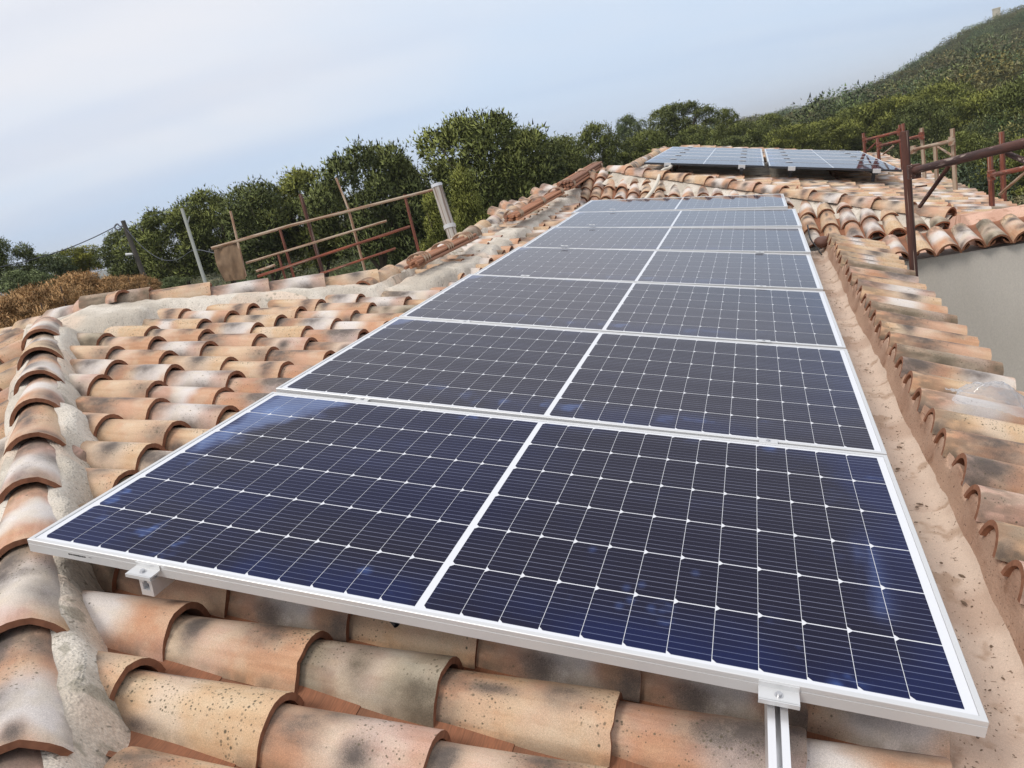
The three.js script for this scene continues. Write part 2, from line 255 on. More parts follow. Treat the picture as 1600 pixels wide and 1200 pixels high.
for (let k = -8; k <= 42; k++) {
  const y = -0.012 + k * ROWP + jit(0.006), sx = startX(y), o = k === 0 ? 0.44 : k === -1 ? 0.47 : k === 1 ? 0.47 : 0.44 + jit(0.15);
  const lim = y < 0.42 ? 2.14 : 0.40;
  for (let j = -9; j < 7; j++) {
    let x = o + j * 0.343; const last = y < 0.42 && x > 1.98; if (last) x = 2.085 + jit(0.012);
    if (x < sx + 0.05 || x > lim + 0.36) continue;
    if (y >= 0.42 && x > 0.40 + 0.36) continue;
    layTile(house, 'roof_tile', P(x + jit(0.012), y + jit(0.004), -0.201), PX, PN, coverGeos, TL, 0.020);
    if (last) break;
  }
  const yp = y + ROWP / 2;
  for (let j = -9; j < 7; j++) {
    const x = o + 0.13 + j * 0.343; if (x < sx + 0.02 || x > Math.min(lim, 2.1) + 0.3) continue;
    const xx = Math.min(x, 2.09), d = PX, M = frameM(P(xx - TL, yp, -0.172), d, PN.clone().negate());
    if (k < 9) part('pan_tile', panGeo, panMat, house, M); else panLate.push(panGeo.clone().applyMatrix4(M));
  }
}
if (panLate.length) { const g = mergeGeometries(panLate); tag(part('pan_tiles', g, panMat, house), null, null, null, 'stuff'); }
{ // hip tiles coming towards the viewer, ridge caps behind
  const d = PX.clone().multiplyScalar(H1D[0]).addScaledVector(PY, H1D[1]);
  const up = PN.clone().add(P(-H1N[0] * 0.15, -H1N[1] * 0.15, 0)).normalize();
  for (let k = 0; k < 12; k++) { const s = 0.16 + k * 0.385; layTile(house, 'hip_tile', P(H1A[0] + H1D[0] * s, H1A[1] + H1D[1] * s, -0.118), d, up, capGeos, 0.43, 0.034, tileMats[[5, 14, 4, 6, 1, 9, 16, 15, 4, 9, 14, 5][k]], 1.0, 0.03); }
  const dr = PX.clone().multiplyScalar(r0d[0] / r0l).addScaledVector(PY, r0d[1] / r0l);
  for (let k = 0; k < 5; k++) { const s = 0.22 + k * 0.36; layTile(house, 'ridge_tile', P(APEX[0] + r0d[0] / r0l * s, APEX[1] + r0d[1] / r0l * s, -0.118), dr, PN, capGeos, 0.43, 0.02, undefined, 0.95, 0.03); }
  // hip falling away to the left behind the apex
  const e0 = P(APEX[0], APEX[1], -0.11), e1 = P(-3.9, 2.62, -0.66), dh = e1.clone().sub(e0).normalize();
  for (let k = 0; k < 5; k++) layTile(house, 'hip_tile', e0.clone().addScaledVector(dh, 0.3 + k * 0.36), dh, PN, capGeos, 0.43, 0.02, undefined, 0.95);
  for (let y = 3.55; y < 13; y += 0.37) { const dd = P(R2x(y) - R2x(y - 0.4), 0.4, 0).normalize(); layTile(house, 'ridge_tile', P(R2x(y), y, -0.128), dd, PN, capGeos, 0.43, 0.02, undefined, 0.92, 0.04); }
  // short row of tiles between that ridge and the mortar strip
  for (let y = 3.75; y < 11.5; y += ROWP) layTile(house, 'roof_tile', P(R2x(y) + 0.31 + jit(0.03), y, -0.175), PX, PN, coverGeos, TL, 0.02, undefined, 0.85);
  // front slope on the far side of the near hip
  const fd = V(0, -Math.sin(12 * DEG), Math.cos(12 * DEG)), fu = V(0, Math.cos(12 * DEG), Math.sin(12 * DEG));
  for (let i = -6; i < 15; i++) for (let j = 0; j < 10; j++) {
    const x = -2.3 + i * 0.19 - (0.02), y = 1.95 - j * 0.34 - jit(0.03) - (i % 3) * 0.05; const X = x; const h = dH1(X, y);
    if (x < -1.7 && y > 1.7) continue;
    if (h > -0.16 || h < -1.9 || dR0(X, y) < 0.1 || y < -1.45) continue;
    layTile(house, 'roof_tile', P(X, y, -0.2 + 0.3 * h), fd, fu, coverGeos, TL, 0.020);
  }
}
// gutter, mortar upstand and the narrow outer run of tiles
const WY0 = -1.7, WY1 = 5.55;
{
  const prof = [[1.93, -0.222], [2.1, -0.218], [2.24, -0.215], [2.275, -0.207], [2.298, -0.19], [2.31, -0.165]];
  const ny = 260, pos = [], uv = [], idx = []; let n = prof.length;
  for (let j = 0; j <= ny; j++) { const y = lerp(WY0, WY1, j / ny); let u = 0; prof.forEach(([a, c], i) => { if (i) u += Math.hypot(a - prof[i - 1][0], c - prof[i - 1][1]); const p = P(a + (fbm(y * 3, i, 601, 3) - 0.5) * 0.006, y, c + (fbm(y * 6, i * 2.2, 611, 3) - 0.5) * 0.014); pos.push(p.x, p.y, p.z); uv.push(u * 0.9, y * 0.9); }); }
  for (let j = 0; j < ny; j++) for (let i = 0; i < n - 1; i++) { const p = j * n + i, q = p + n; idx.push(p, p + 1, q, p + 1, q + 1, q); }
  part('gutter', geoFrom(pos, uv, idx), gutterMat, house);
}
const OVP = 0.19;
{
  const ny = 640, pos = [], uv = [], idx = [], n = 6;
  for (let j = 0; j <= ny; j++) {
    const y = lerp(WY0, WY1, j / ny), ph = ((y / OVP + 0.5) % 1 + 1) % 1 - 0.5;
    const arch = Math.sqrt(Math.max(0, 1 - (ph / 0.36) ** 2));
    const top = -0.104 + 0.050 * arch + (fbm(y * 26, 2, 621, 3) - 0.5) * 0.022;
    const bulge = (i) => (fbm(y * 9, i * 3.1, 631, 4) - 0.5) * 0.012;
    const pts = [[2.300, -0.190], [2.311 + bulge(1) * 0.4, -0.155], [2.314 + bulge(2), lerp(-0.15, top, 0.55)], [2.317 + bulge(3) * 0.7, top - 0.010], [2.324, top], [2.38, top - 0.03]];
    let u = 0; pts.forEach(([a, c], i) => { if (i) u += Math.hypot(a - pts[i - 1][0], c - pts[i - 1][1]); const p = P(a, y, c); pos.push(p.x, p.y, p.z); uv.push(u, y); });
  }
  for (let j = 0; j < ny; j++) for (let i = 0; i < n - 1; i++) { const p = j * n + i, q = p + n; idx.push(p, p + 1, q, p + 1, q + 1, q); }
  part('mortar_upstand', geoFrom(pos, uv, idx), parapetMat, house);
  const od = PX.clone().addScaledVector(PN, -0.17).normalize(), ou = PN.clone().addScaledVector(PX, 0.17).normalize();
  for (let k = Math.ceil(WY0 / OVP); k * OVP < 5.35; k++) {
    const y = (k + 0.0) * OVP + jit(0.005);
    layTile(house, 'eave_tile', P(2.722 + jit(0.01), y, -0.160), od, ou, eaveGeos, TL, 0.006, tileMats[[0, 4, 12, 1, 6, 13, 8, 3, 9, 17, 5, 14, 2, 16, 10][Math.floor(R() * 15)]], 1, 0.02);
    const M = frameM(P(2.33, y + OVP / 2, -0.085), od, ou.clone().negate()); M.setPosition(P(2.33, y + OVP / 2, -0.128)); part('pan_tile', panGeo, panMat, house, M);
  }
  const slab = []; { const g = bx(0.36, 0.05, WY1 - WY0, 0.25, -0.025, 0); slab.push(g.applyMatrix4(frameM(P(2.3, (WY0 + WY1) / 2, -0.185), od, ou))); }
  part('eave_slab', slab[0], parapetMat, house);
}
{ // rendered walls under the roof
  const w = []; const box = (x0, x1, z0, z1, y0, y1) => w.push(bx(x1 - x0, y1 - y0, z1 - z0, (x0 + x1) / 2, (y0 + y1) / 2, (z0 + z1) / 2));
  box(-3.4, 2.48, -5.6, 1.0, GROUND - 0.3, -0.98);
  part('wall', mergeGeometries(w), renderMat, house);
}

// ───────────────────────── the house: rear wing ─────────────────────────
const rear = thing('tiled_house', 'rear house wing with hipped tile roof, beige rendered wall and two far solar groups', 'house', V(2.6, GROUND, -9));
{
  // front slope: columns falling towards the viewer
  const fp = Math.atan(0.318), fd = V(0, -Math.sin(fp), Math.cos(fp)), fu = V(0, Math.cos(fp), Math.sin(fp));
  const pos = [], uv = [], idx = []; const NX = 60, NZ = 24;
  for (let i = 0; i <= NX; i++) for (let j = 0; j <= NZ; j++) { const X = lerp(-0.75, 3.45, i / NX), zt = hipZ(X) - 0.05, zb = Math.min(-6.45, zt + 1.5), z = lerp(zb, zt, j / NZ), y = F_h(z) - 0.10 + (fbm(X * 9, z * 9, 701, 3) - 0.5) * 0.012; pos.push(X, y, z); uv.push(X * 0.9, z * 0.9); }
  for (let i = 0; i < NX; i++) for (let j = 0; j < NZ; j++) { const p = i * (NZ + 1) + j, q = p + NZ + 1; idx.push(p, q, p + 1, p + 1, q, q + 1); }
  part('roof_bed', geoFrom(pos, uv, idx), mortarMat, rear);
  const CP = 0.178;
  for (let X = -0.62, c = 0; X < 3.40; X += CP, c++) {
    const zt = hipZ(X), zb = X > 2.12 ? -6.36 + jit(0.02) : Math.min(-6.6, zt + 1.25), ph = X > 2.12 ? 0 : jit(0.12);
    for (let z = zb + ph; z > zt + 0.16; z -= 0.33) layTile(rear, 'roof_tile', V(X + jit(0.006), F_h(z) - 0.078, z), fd, fu, coverGeos, TL, 0.02, undefined, 0.98, 0.03);
    for (let z = zb - 0.02; z > zt + 0.18; z -= 0.4) { const M = frameM(V(X + CP / 2, F_h(z) - 0.045, z).addScaledVector(fd, -TL), fd, fu.clone().negate()); part('pan_tile', panGeo, panMat, rear, M); }
  }
  // hip between the front and the east slope
  const a = V(-0.05, F_h(hipZ(-0.05)) - 0.015, hipZ(-0.05)), b = V(3.38, F_h(-6.5) - 0.07, -6.5), hd = b.clone().sub(a), hl = hd.length(); hd.normalize();
  const hs = hd.clone().cross(V(0, 1, 0)).normalize();
  { // mortar along the hip
    const pos2 = [], uv2 = [], id2 = [], N = 160, M = 10;
    for (let i = 0; i <= N; i++) for (let j = 0; j <= M; j++) { const s = hl * i / N, t = lerp(-0.2, 0.3, j / M), k = fbm(s * 8, t * 8, 711, 4) - 0.5; const p = a.clone().addScaledVector(hd, s + 0.03).addScaledVector(hs, t + k * 0.03); p.y += 0.045 - 0.5 * Math.abs(t) * (1 + 0.3 * k) + k * 0.04; pos2.push(p.x, p.y, p.z); uv2.push(s * 0.8, t * 0.8); }
    for (let i = 0; i < N; i++) for (let j = 0; j < M; j++) { const p = i * (M + 1) + j, q = p + M + 1; id2.push(p, p + 1, q, p + 1, q + 1, q); }
    part('hip_mortar', geoFrom(pos2, uv2, id2), mortarMat, rear);
  }
  for (let s = 0.3; s < hl + 0.06; s += 0.36) layTile(rear, 'hip_tile', a.clone().addScaledVector(hd, s).add(V(0, 0.03, 0)), hd, V(0.05, 1, 0.1), capGeos, 0.43, 0.02, undefined, 1.0, 0.04);
  // east slope
  const sd = P(1, 0, -0.047).normalize(), su = P(0.047, 0, 1).normalize();
  const pos3 = [], uv3 = [], id3 = []; const zAt = y => y; const E = 4.36;
  const xs = y => { const X = 3.38 - (y - 6.5) / 0.847; return Math.max(X + 0.05, -0.12); };
  for (let j = 0; j <= 80; j++) for (let i = 0; i <= 20; i++) { const y = lerp(6.45, 17.2, j / 80), x = lerp(xs(y), E - 0.05, i / 20), p = P(x, y, S2n(x) - 0.085); pos3.push(p.x, p.y, p.z); uv3.push(x * 0.9, y * 0.9); }
  for (let j = 0; j < 80; j++) for (let i = 0; i < 20; i++) { const p = j * 21 + i, q = p + 21; id3.push(p, p + 1, q, p + 1, q + 1, q); }
  part('roof_bed', geoFrom(pos3, uv3, id3), mortarMat, rear);
  const late = [];
  for (let y = 6.75; y < 17; y += 0.2) {
    const x0 = xs(y) + 0.12, o = jit(0.1);
    for (let x = E + jit(0.02); x > x0 + 0.42; x -= 0.345) {
      const under = y > 10.1 && y < 13.6 && x - 0.2 > 0.55 && x < 3.2; if (under) continue;
      layTile(rear, 'roof_tile', P(x, y, S2n(x) - 0.078), sd, su, coverGeos, TL, 0.020, undefined, 1.02, 0.03);
    }
  }
  // back ridge behind the far panels
  for (let x = 0.2; x < 3.4; x += 0.37) layTile(rear, 'ridge_tile', P(x, 14.6, S2n(x) - 0.02), PX, PN, capGeos, 0.43, 0.02, undefined, 1.05, 0.05);
  for (let y = 10.2; y < 16; y += 0.37) layTile(rear, 'ridge_tile', P(-0.12, y, S2n(-0.1) - 0.07), P(0, 1, 0), PN, capGeos, 0.43, 0.02, undefined, 0.95, 0.05);
  // lower eave over the beige wall
  const LZ = -5.22, LH = -0.585, lp = 15 * DEG, ld = V(0, -Math.sin(lp), Math.cos(lp)), lu = V(0, Math.cos(lp), Math.sin(lp));
  const lowMats = [tileMats[4], tileMats[14], tileMats[5], tileMats[12], tileMats[6], tileMats[15], tileMats[11], tileMats[13]];
  for (let X = 2.42, k = 0; X < 4.6; X += 0.171, k++) {
    layTile(rear, 'eave_tile', V(X, LH - 0.075, LZ + jit(0.012)), ld, lu, coverGeos, TL, 0.02, lowMats[k % 8], 0.98, 0.03);
    const M = frameM(V(X + 0.0855, LH - 0.035, LZ - 0.015).addScaledVector(ld, -TL), ld, lu.clone().negate()); part('pan_tile', panGeo, panMat, rear, M);
  }
  { // pinkish mortar between the two eaves and up to the east slope
    const pos4 = [], uv4 = [], id4 = []; const N = 60, M = 30;
    for (let i = 0; i <= N; i++) for (let j = 0; j <= M; j++) { const X = lerp(2.33, 4.55, i / N), t = j / M, z = lerp(LZ - 0.1, -6.9, t); const yl = LH - 0.085 + 0.268 * Math.min(t * 1.68, 0.62), s2 = P(X, 6.8, S2n(X) - 0.075).y; const k = fbm(X * 8, z * 8, 721, 4) - 0.5; let y = lerp(yl, s2, sstep(0.4, 0.9, t)) + k * 0.03; const cap = F_h(-6.4) - 0.16; if (X < 3.35) y = Math.min(y, cap + 0.02 * k); pos4.push(X, y, z); uv4.push(X, z); }
    for (let i = 0; i < N; i++) for (let j = 0; j < M; j++) { const p = i * (M + 1) + j, q = p + M + 1; id4.push(p, q, p + 1, p + 1, q, q + 1); }
    part('mortar_bed', geoFrom(pos4, uv4, id4), pinkMortar, rear);
  }
  const w = [bx(2.3, 4.55, 0.25, 3.62, GROUND + 2.24, LZ - 0.20), bx(0.25, 4.3, 9.4, 4.1, GROUND + 1.9, -10.2), bx(4.4, 3.9, 8.8, 1.8, GROUND + 1.8, -11.2)];
  part('wall', mergeGeometries(w), renderMat, rear);
  { // brown mortar plug closing the first channel at the head of the gutter
    const g = new THREE.SphereGeometry(0.058, 14, 10); g.scale(1.05, 0.8, 1.4); const p = g.attributes.position; for (let i = 0; i < p.count; i++) { const k = 1 + 0.25 * (noise(p.getX(i) * 40, p.getY(i) * 40 + p.getZ(i) * 30, 5) - 0.5); p.setXYZ(i, p.getX(i) * k, p.getY(i) * k, p.getZ(i) * k); } g.computeVertexNormals();
    const c = at(1284, 378, 6.05); part('mortar_plug', g, std([0.13, 0.062, 0.045], 0.7), rear, new THREE.Matrix4().setPosition(c));
    part('bitumen_strip', curve([at(1262, 352, 6.25), at(1264, 364, 6.1), at(1268, 376, 5.97), at(1277, 388, 5.9), at(1284, 398, 5.86)], 0.006, 24, 6), blackMat, rear);
  }
}

// ───────────────────────── solar panels ─────────────────────────
const PW = 2.1, PD = 1.04, LIP = 0.0115;
function frameGeo() {
  const pr = [[0.012, -0.035], [0, -0.035], [0, -0.0128], [0.0012, -0.0122], [0.0012, -0.0112], [0, -0.0106], [0, -0.0012], [0.0012, 0], [LIP - 0.001, 0], [LIP, -0.0008], [LIP, -0.0065]];
  const pos = [], idx = [];
  const corner = (u, n) => [[u, u, n], [PW - u, u, n], [PW - u, PD - u, n], [u, PD - u, n]];
  for (let i = 0; i < pr.length - 1; i++) { const A = corner(...pr[i]), B = corner(...pr[i + 1]); for (let k = 0; k < 4; k++) { const b = pos.length / 3, m = (k + 1) % 4; for (const q of [A[k], A[m], B[m], B[k]]) pos.push(q[0], q[2], -q[1]); idx.push(b, b + 1, b + 2, b, b + 2, b + 3); } }
  return geoFrom(pos, null, idx);
}
const FRAME = frameGeo();
const BACK = (() => { const g = bx(PW - 2 * LIP - 0.001, 0.003, PD - 2 * LIP - 0.001, PW / 2, -0.00395, -PD / 2); return g; })();
const CX = 0.0843, CY = 0.1662, CWd = 0.0831, CDp = 0.1632, CH = 0.0085;
function cellGeo(i, j) {   // half cell i (0..23), row j (0..5): two corners of the cut wafer are chamfered
  const x0 = i < 12 ? 0.0300 + i * CX : PW / 2 + 0.0085 + (i - 12) * CX, y0 = 0.0222 + j * CY, x1 = x0 + CWd, y1 = y0 + CDp, n = -0.0022;
  const pts = [[x0 + CH, y0], [x1, y0], [x1, y1], [x0 + CH, y1], [x0, y1 - CH], [x0, y0 + CH]], pos = [], uv = [], idx = [];
  pts.forEach(([a, b]) => { pos.push(a, n, -b); uv.push(a / PW, b / PD); }); for (let k = 1; k < 5; k++) idx.push(0, k, k + 1);
  return geoFrom(pos, uv, idx);
}
const CELLS = []; for (let j = 0; j < 6; j++) for (let i = 0; i < 24; i++) CELLS.push(cellGeo(i, j));
const CELLSHEET = mergeGeometries(CELLS);
function cellTexture(seed, patch, film, dustSheen = 0) {
  return tex(2048, 1024, (u, v, i, j) => {
    const x = u * PW, y = v * PD;
    const n = fbm(x * 3.2, y * 3.2, seed, 5), m = fbm(x * 9, y * 9, seed + 7, 4), q = fbm(x * 1.3 + 4, y * 1.3, seed + 13, 3);
    let c = mix3(mix3([22, 20, 39], [15, 18, 50], sstep(0.35, 0.65, q)), [30, 26, 33], dustSheen * 3);
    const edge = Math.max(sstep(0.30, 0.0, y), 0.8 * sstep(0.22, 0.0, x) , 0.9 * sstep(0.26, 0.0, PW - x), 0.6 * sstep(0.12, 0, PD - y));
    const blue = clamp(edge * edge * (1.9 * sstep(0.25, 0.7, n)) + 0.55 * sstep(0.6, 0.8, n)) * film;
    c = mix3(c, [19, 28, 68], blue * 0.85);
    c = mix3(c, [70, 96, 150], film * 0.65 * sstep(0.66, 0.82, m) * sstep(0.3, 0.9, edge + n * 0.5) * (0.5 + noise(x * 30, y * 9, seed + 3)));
    if (patch) { // pale bluish patch in the far left corner, and wiped streaks by the right edge
      const s = sstep(0.37, 0.26, x * 0.9 + (PD - y) * 0.55 + (fbm(x * 16, y * 16, 71, 4) - 0.5) * 0.13) * sstep(0.0, 0.06, x + (m - 0.5) * 0.1); c = mix3(c, [120, 142, 184], 0.62 * s * (0.6 + 0.4 * n + 0.3 * m));
      const t = Math.exp(-(((x - 1.97) / 0.03) ** 2)) * sstep(0.2, 0.3, y) * sstep(0.62, 0.45, y) * sstep(0.35, 0.7, fbm(x * 20, y * 4, 73, 3)); c = mix3(c, [84, 108, 160], 0.55 * t);
      for (const [a, b] of [[1.46, 0.205], [1.475, 0.165], [1.49, 0.225], [1.455, 0.14], [1.52, 0.15], [1.60, 0.30], [1.36, 0.33]]) { const d = Math.hypot(x - a, (y - b) * 0.7); c = mix3(c, [64, 88, 140], 0.4 * sstep(0.016, 0.002, d)); }
    } else { const s = sstep(0.2, 0.12, x + (PD - y) * 0.8 + (fbm(x * 16, y * 16, 71 + seed, 4) - 0.5) * 0.2) * 0.5; c = mix3(c, [120, 140, 180], s); c = mix3(c, [150, 143, 150], dustSheen * (0.8 + 0.5 * n)); }  // pale tint: dust with the grazing sky sheen painted in, stronger farther back
    const g = 0.94 + 0.12 * hash(i, j, seed); c = c.map(z => z * g);
    const yy = (y - 0.0222) % CY; if (yy > 0 && yy < CDp) { const b = (yy / CDp * 9 + 0.5) % 1, dd = Math.abs(b - 0.5) / 9 * CDp; const k = sstep(0.0011, 0.0004, dd); c = mix3(c, [176, 182, 200], k * 0.62); }
    return c;
  });
}
const cellMat = (t, ior) => new THREE.MeshPhysicalMaterial({ map: t, roughness: 0.045, metalness: 0, ior, sheen: 0.8, sheenRoughness: 0.3, sheenColor: new THREE.Color().setRGB(0.8, 0.8, 0.86) });
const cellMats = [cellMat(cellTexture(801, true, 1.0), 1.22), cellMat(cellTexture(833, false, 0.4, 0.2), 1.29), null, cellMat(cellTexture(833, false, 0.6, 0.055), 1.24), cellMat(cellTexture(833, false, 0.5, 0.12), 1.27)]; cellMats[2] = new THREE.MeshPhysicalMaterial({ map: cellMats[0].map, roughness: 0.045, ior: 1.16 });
function makePanel(name, label, group, detail, mat, fmat) {
  const t = thing(name, label, 'solar panel', V(0, 0, 0), group);
  part('frame', FRAME, fmat, t); part('backsheet', BACK, backMat, t);
  if (detail) for (const g of CELLS) part('cell', g, mat, t); else tag(part('cells', CELLSHEET, mat, t), null, null, null, 'stuff');
  return t;
}
function placePanel(t, o, X, Y, N, s = 1) { // X along the long side, Y along the short side
  t.matrixAutoUpdate = true; new THREE.Matrix4().makeBasis(X, N, Y.clone().negate()).setPosition(o).decompose(t.position, t.quaternion, t.scale); t.scale.setScalar(s); t.updateMatrixWorld(true);
}
const FIT = [[-0.0027, -0.0037, 0.0017, -0.0006, 0.0012, 0.0004], [0.0004, -0.0063, 0.0021, -0.0026, 0.0059, -0.0009], [0.0005, 0.0035, -0.0034, -0.0010, 0.0041, 0.0001], [-0.0017, 0.0314, -0.0109, 0.0004, -0.0067, -0.0014], [0.0003, 0.0373, -0.0089, 0.0047, -0.0195, -0.0007], [-0.0003, 0.0115, 0.0012, 0.0032, -0.0321, 0.0010], [-0.0700, 0.0258, 0.0073, 0.0031, -0.0462, 0.0023]];
const ARR = 'solar panels of the long array on the near roof';
const PL = ['nearest solar panel of the long array, pale patch in its far left corner', 'solar panel in the second row of the long array, right behind the nearest one', 'solar panel in the third row from the front of the long array', 'solar panel in the fourth row of the long array, its middle', 'solar panel in the fifth row of the long array', 'solar panel in the sixth row, last full row before the shifted one', 'rearmost solar panel of the long array, shifted left against the rear tiles'];
FIT.forEach((q, k) => {
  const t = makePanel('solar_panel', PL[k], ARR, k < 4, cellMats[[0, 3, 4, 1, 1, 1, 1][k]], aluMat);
  const rv = V(q[3], q[4], q[5]), ang = rv.length(), Q = new THREE.Quaternion().setFromAxisAngle(rv.clone().normalize(), ang);
  const ex = V(1, 0, 0).applyQuaternion(Q), ey = V(0, 1, 0).applyQuaternion(Q), en = V(0, 0, 1).applyQuaternion(Q), W = v => P(v.x, v.y, v.z);
  const c = V(PW / 2 + q[0], PD / 2 + k * 1.06 + q[1], q[2]), o = c.clone().addScaledVector(ex, -PW / 2).addScaledVector(ey, -PD / 2);
  placePanel(t, W(o), W(ex), W(ey), W(en));
  if (!k) { // small dark print on the front of the frame
    const pr = []; const r = rng(5); for (let i = 0; i < 9; i++) pr.push(bx(0.0035 + r() * 0.002, 0.003 + r() * 0.0015, 0.0004, 0.128 + i * 0.006, -0.021, 0.0002)); for (let i = 0; i < 2; i++) pr.push(bx(0.003, 0.0012, 0.0004, 0.19 + i * 0.005, -0.02, 0.0002));
    const m = part('printed_mark', mergeGeometries(pr), blackMat, t); m.position.set(0, 0, 0); m.quaternion.identity(); m.scale.setScalar(1);
  }
});
// far array: two groups of five smaller looking rows, front frames coloured dark for the shade on their near side
{
  const s = 0.77, pitch = 0.815, n0 = x => 0.235 - 0.027 * x;
  const X = P(1, 0, -0.027).normalize(), N = P(0.027, 0, 1).normalize(), rows = ['front', 'second', 'third', 'fourth', 'rearmost'];
  for (let g = 0; g < 2; g++) for (let k = 0; k < 5; k++) {
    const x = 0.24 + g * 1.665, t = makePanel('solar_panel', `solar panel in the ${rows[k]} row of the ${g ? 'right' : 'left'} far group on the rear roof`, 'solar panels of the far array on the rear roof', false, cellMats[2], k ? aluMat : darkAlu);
    const o = P(x, 9.62 - g * 0.06 + k * pitch, n0(x)); placePanel(t, o, X, P(0, 1, 0), N, s);
  }
  for (let g = 0; g < 2; g++) for (let r = 0; r < 2; r++) {
    const x = 0.24 + g * 1.665 + (r ? 1.32 : g ? 0.29 : 0.33), n = n0(x);
    const t = thing('mounting_rail', `dark mounting rail under the ${g ? 'right' : 'left'} far solar group, ${r ? 'right' : 'left'} one of its pair`, 'rail', P(x, 9.6, n - 0.1), 'mounting rails of the far array');
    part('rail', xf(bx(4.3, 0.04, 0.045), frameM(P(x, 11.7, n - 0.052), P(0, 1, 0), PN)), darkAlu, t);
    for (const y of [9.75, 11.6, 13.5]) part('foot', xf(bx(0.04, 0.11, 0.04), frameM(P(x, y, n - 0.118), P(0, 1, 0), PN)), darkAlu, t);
    for (let k = 0; k <= 5; k++) part(k && k < 5 ? 'mid_clamp' : 'end_clamp', xf(bx(k === 0 ? 0.045 : 0.05, k === 0 ? 0.05 : 0.006, 0.09), frameM(P(x, 9.62 - g * 0.06 + k * pitch - (k === 0 ? 0.02 : 0.01), n + (k === 0 ? -0.022 : 0.004)), P(0, 1, 0), PN)), aluMat, t);
  }
}
// rails of the near array with their clamps
function nearRail(x, y0, y1, label) {
  const t = thing('mounting_rail', label, 'rail', P(x, y0, -0.09), 'mounting rails of the near array');
  const sh = new THREE.Shape([[-0.021, 0], [0.021, 0], [0.021, 0.042], [0.0055, 0.042], [0.0055, 0.036], [0.012, 0.036], [0.012, 0.016], [-0.012, 0.016], [-0.012, 0.036], [-0.0055, 0.036], [-0.0055, 0.042], [-0.021, 0.042]].map(a => new THREE.Vector2(...a)));
  const g = new THREE.ExtrudeGeometry(sh, { depth: y1 - y0, bevelEnabled: false }); // along -z of its own frame
  g.scale(0.84, 1, 1); part('rail', g, railMat, t, new THREE.Matrix4().makeBasis(PX.clone().negate(), PN, PY).setPosition(P(x, y0, -0.079)));
  const plate = (y, end) => {
    const c = []; if (end) { c.push(bx(0.07, 0.004, 0.034, 0, -0.014, -0.02), bx(0.07, 0.009, 0.004, 0, -0.0165, -0.0375), bx(0.07, 0.012, 0.004, 0, -0.0075, -0.0045)); } else c.push(bx(0.055, 0.0014, 0.03, 0, 0.0012, 0));
    const M = new THREE.Matrix4().makeBasis(PX, PN, PY).setPosition(P(x, y, 0));
    const k = part(end ? 'end_clamp' : 'mid_clamp', mergeGeometries(c), aluMat, t, M);
    const b = new THREE.CylinderGeometry(0.0048, 0.0048, 0.006, 10); b.translate(0, end ? -0.009 : 0.002, end ? -0.022 : 0); const w = new THREE.CylinderGeometry(0.0075, 0.0075, 0.0016, 14); w.translate(0, end ? -0.0114 : 0.0022, end ? -0.022 : 0);
    part('bolt', mergeGeometries([b, w]), steelMat, k, M);
  };
  plate(0, true); for (let k = 1; k < 7; k++) plate(k * 1.06 - 0.01 + (k > 2 ? 0.012 : 0), false);
  for (let y = 0.15; y < y1; y += 1.2) part('roof_hook', xf(bx(0.03, 0.06, 0.05), frameM(P(x, y, -0.105), PY, PN)), steelMat, t);
  return t;
}
nearRail(0.365, -0.022, 7.3, 'aluminium mounting rail with short end under the front panel, left of two');
nearRail(1.765, -0.44, 6.3, 'slotted aluminium mounting rail sticking out over the tiles at the front');
{ // black plug connector hanging under the front edge
  const t = thing('cable_connector', 'black cable plug hanging under the front edge of nearest panel', 'connector', P(1.0, 0.05, -0.09));
  part('plug', curve([P(0.955, 0.07, -0.05), P(0.965, 0.045, -0.062), P(0.985, 0.03, -0.07)], 0.0075, 12, 8), blackMat, t);
  part('cable', curve([P(0.75, 0.3, -0.06), P(0.85, 0.16, -0.06), P(0.955, 0.07, -0.05)], 0.004, 16, 6), blackMat, t);
}

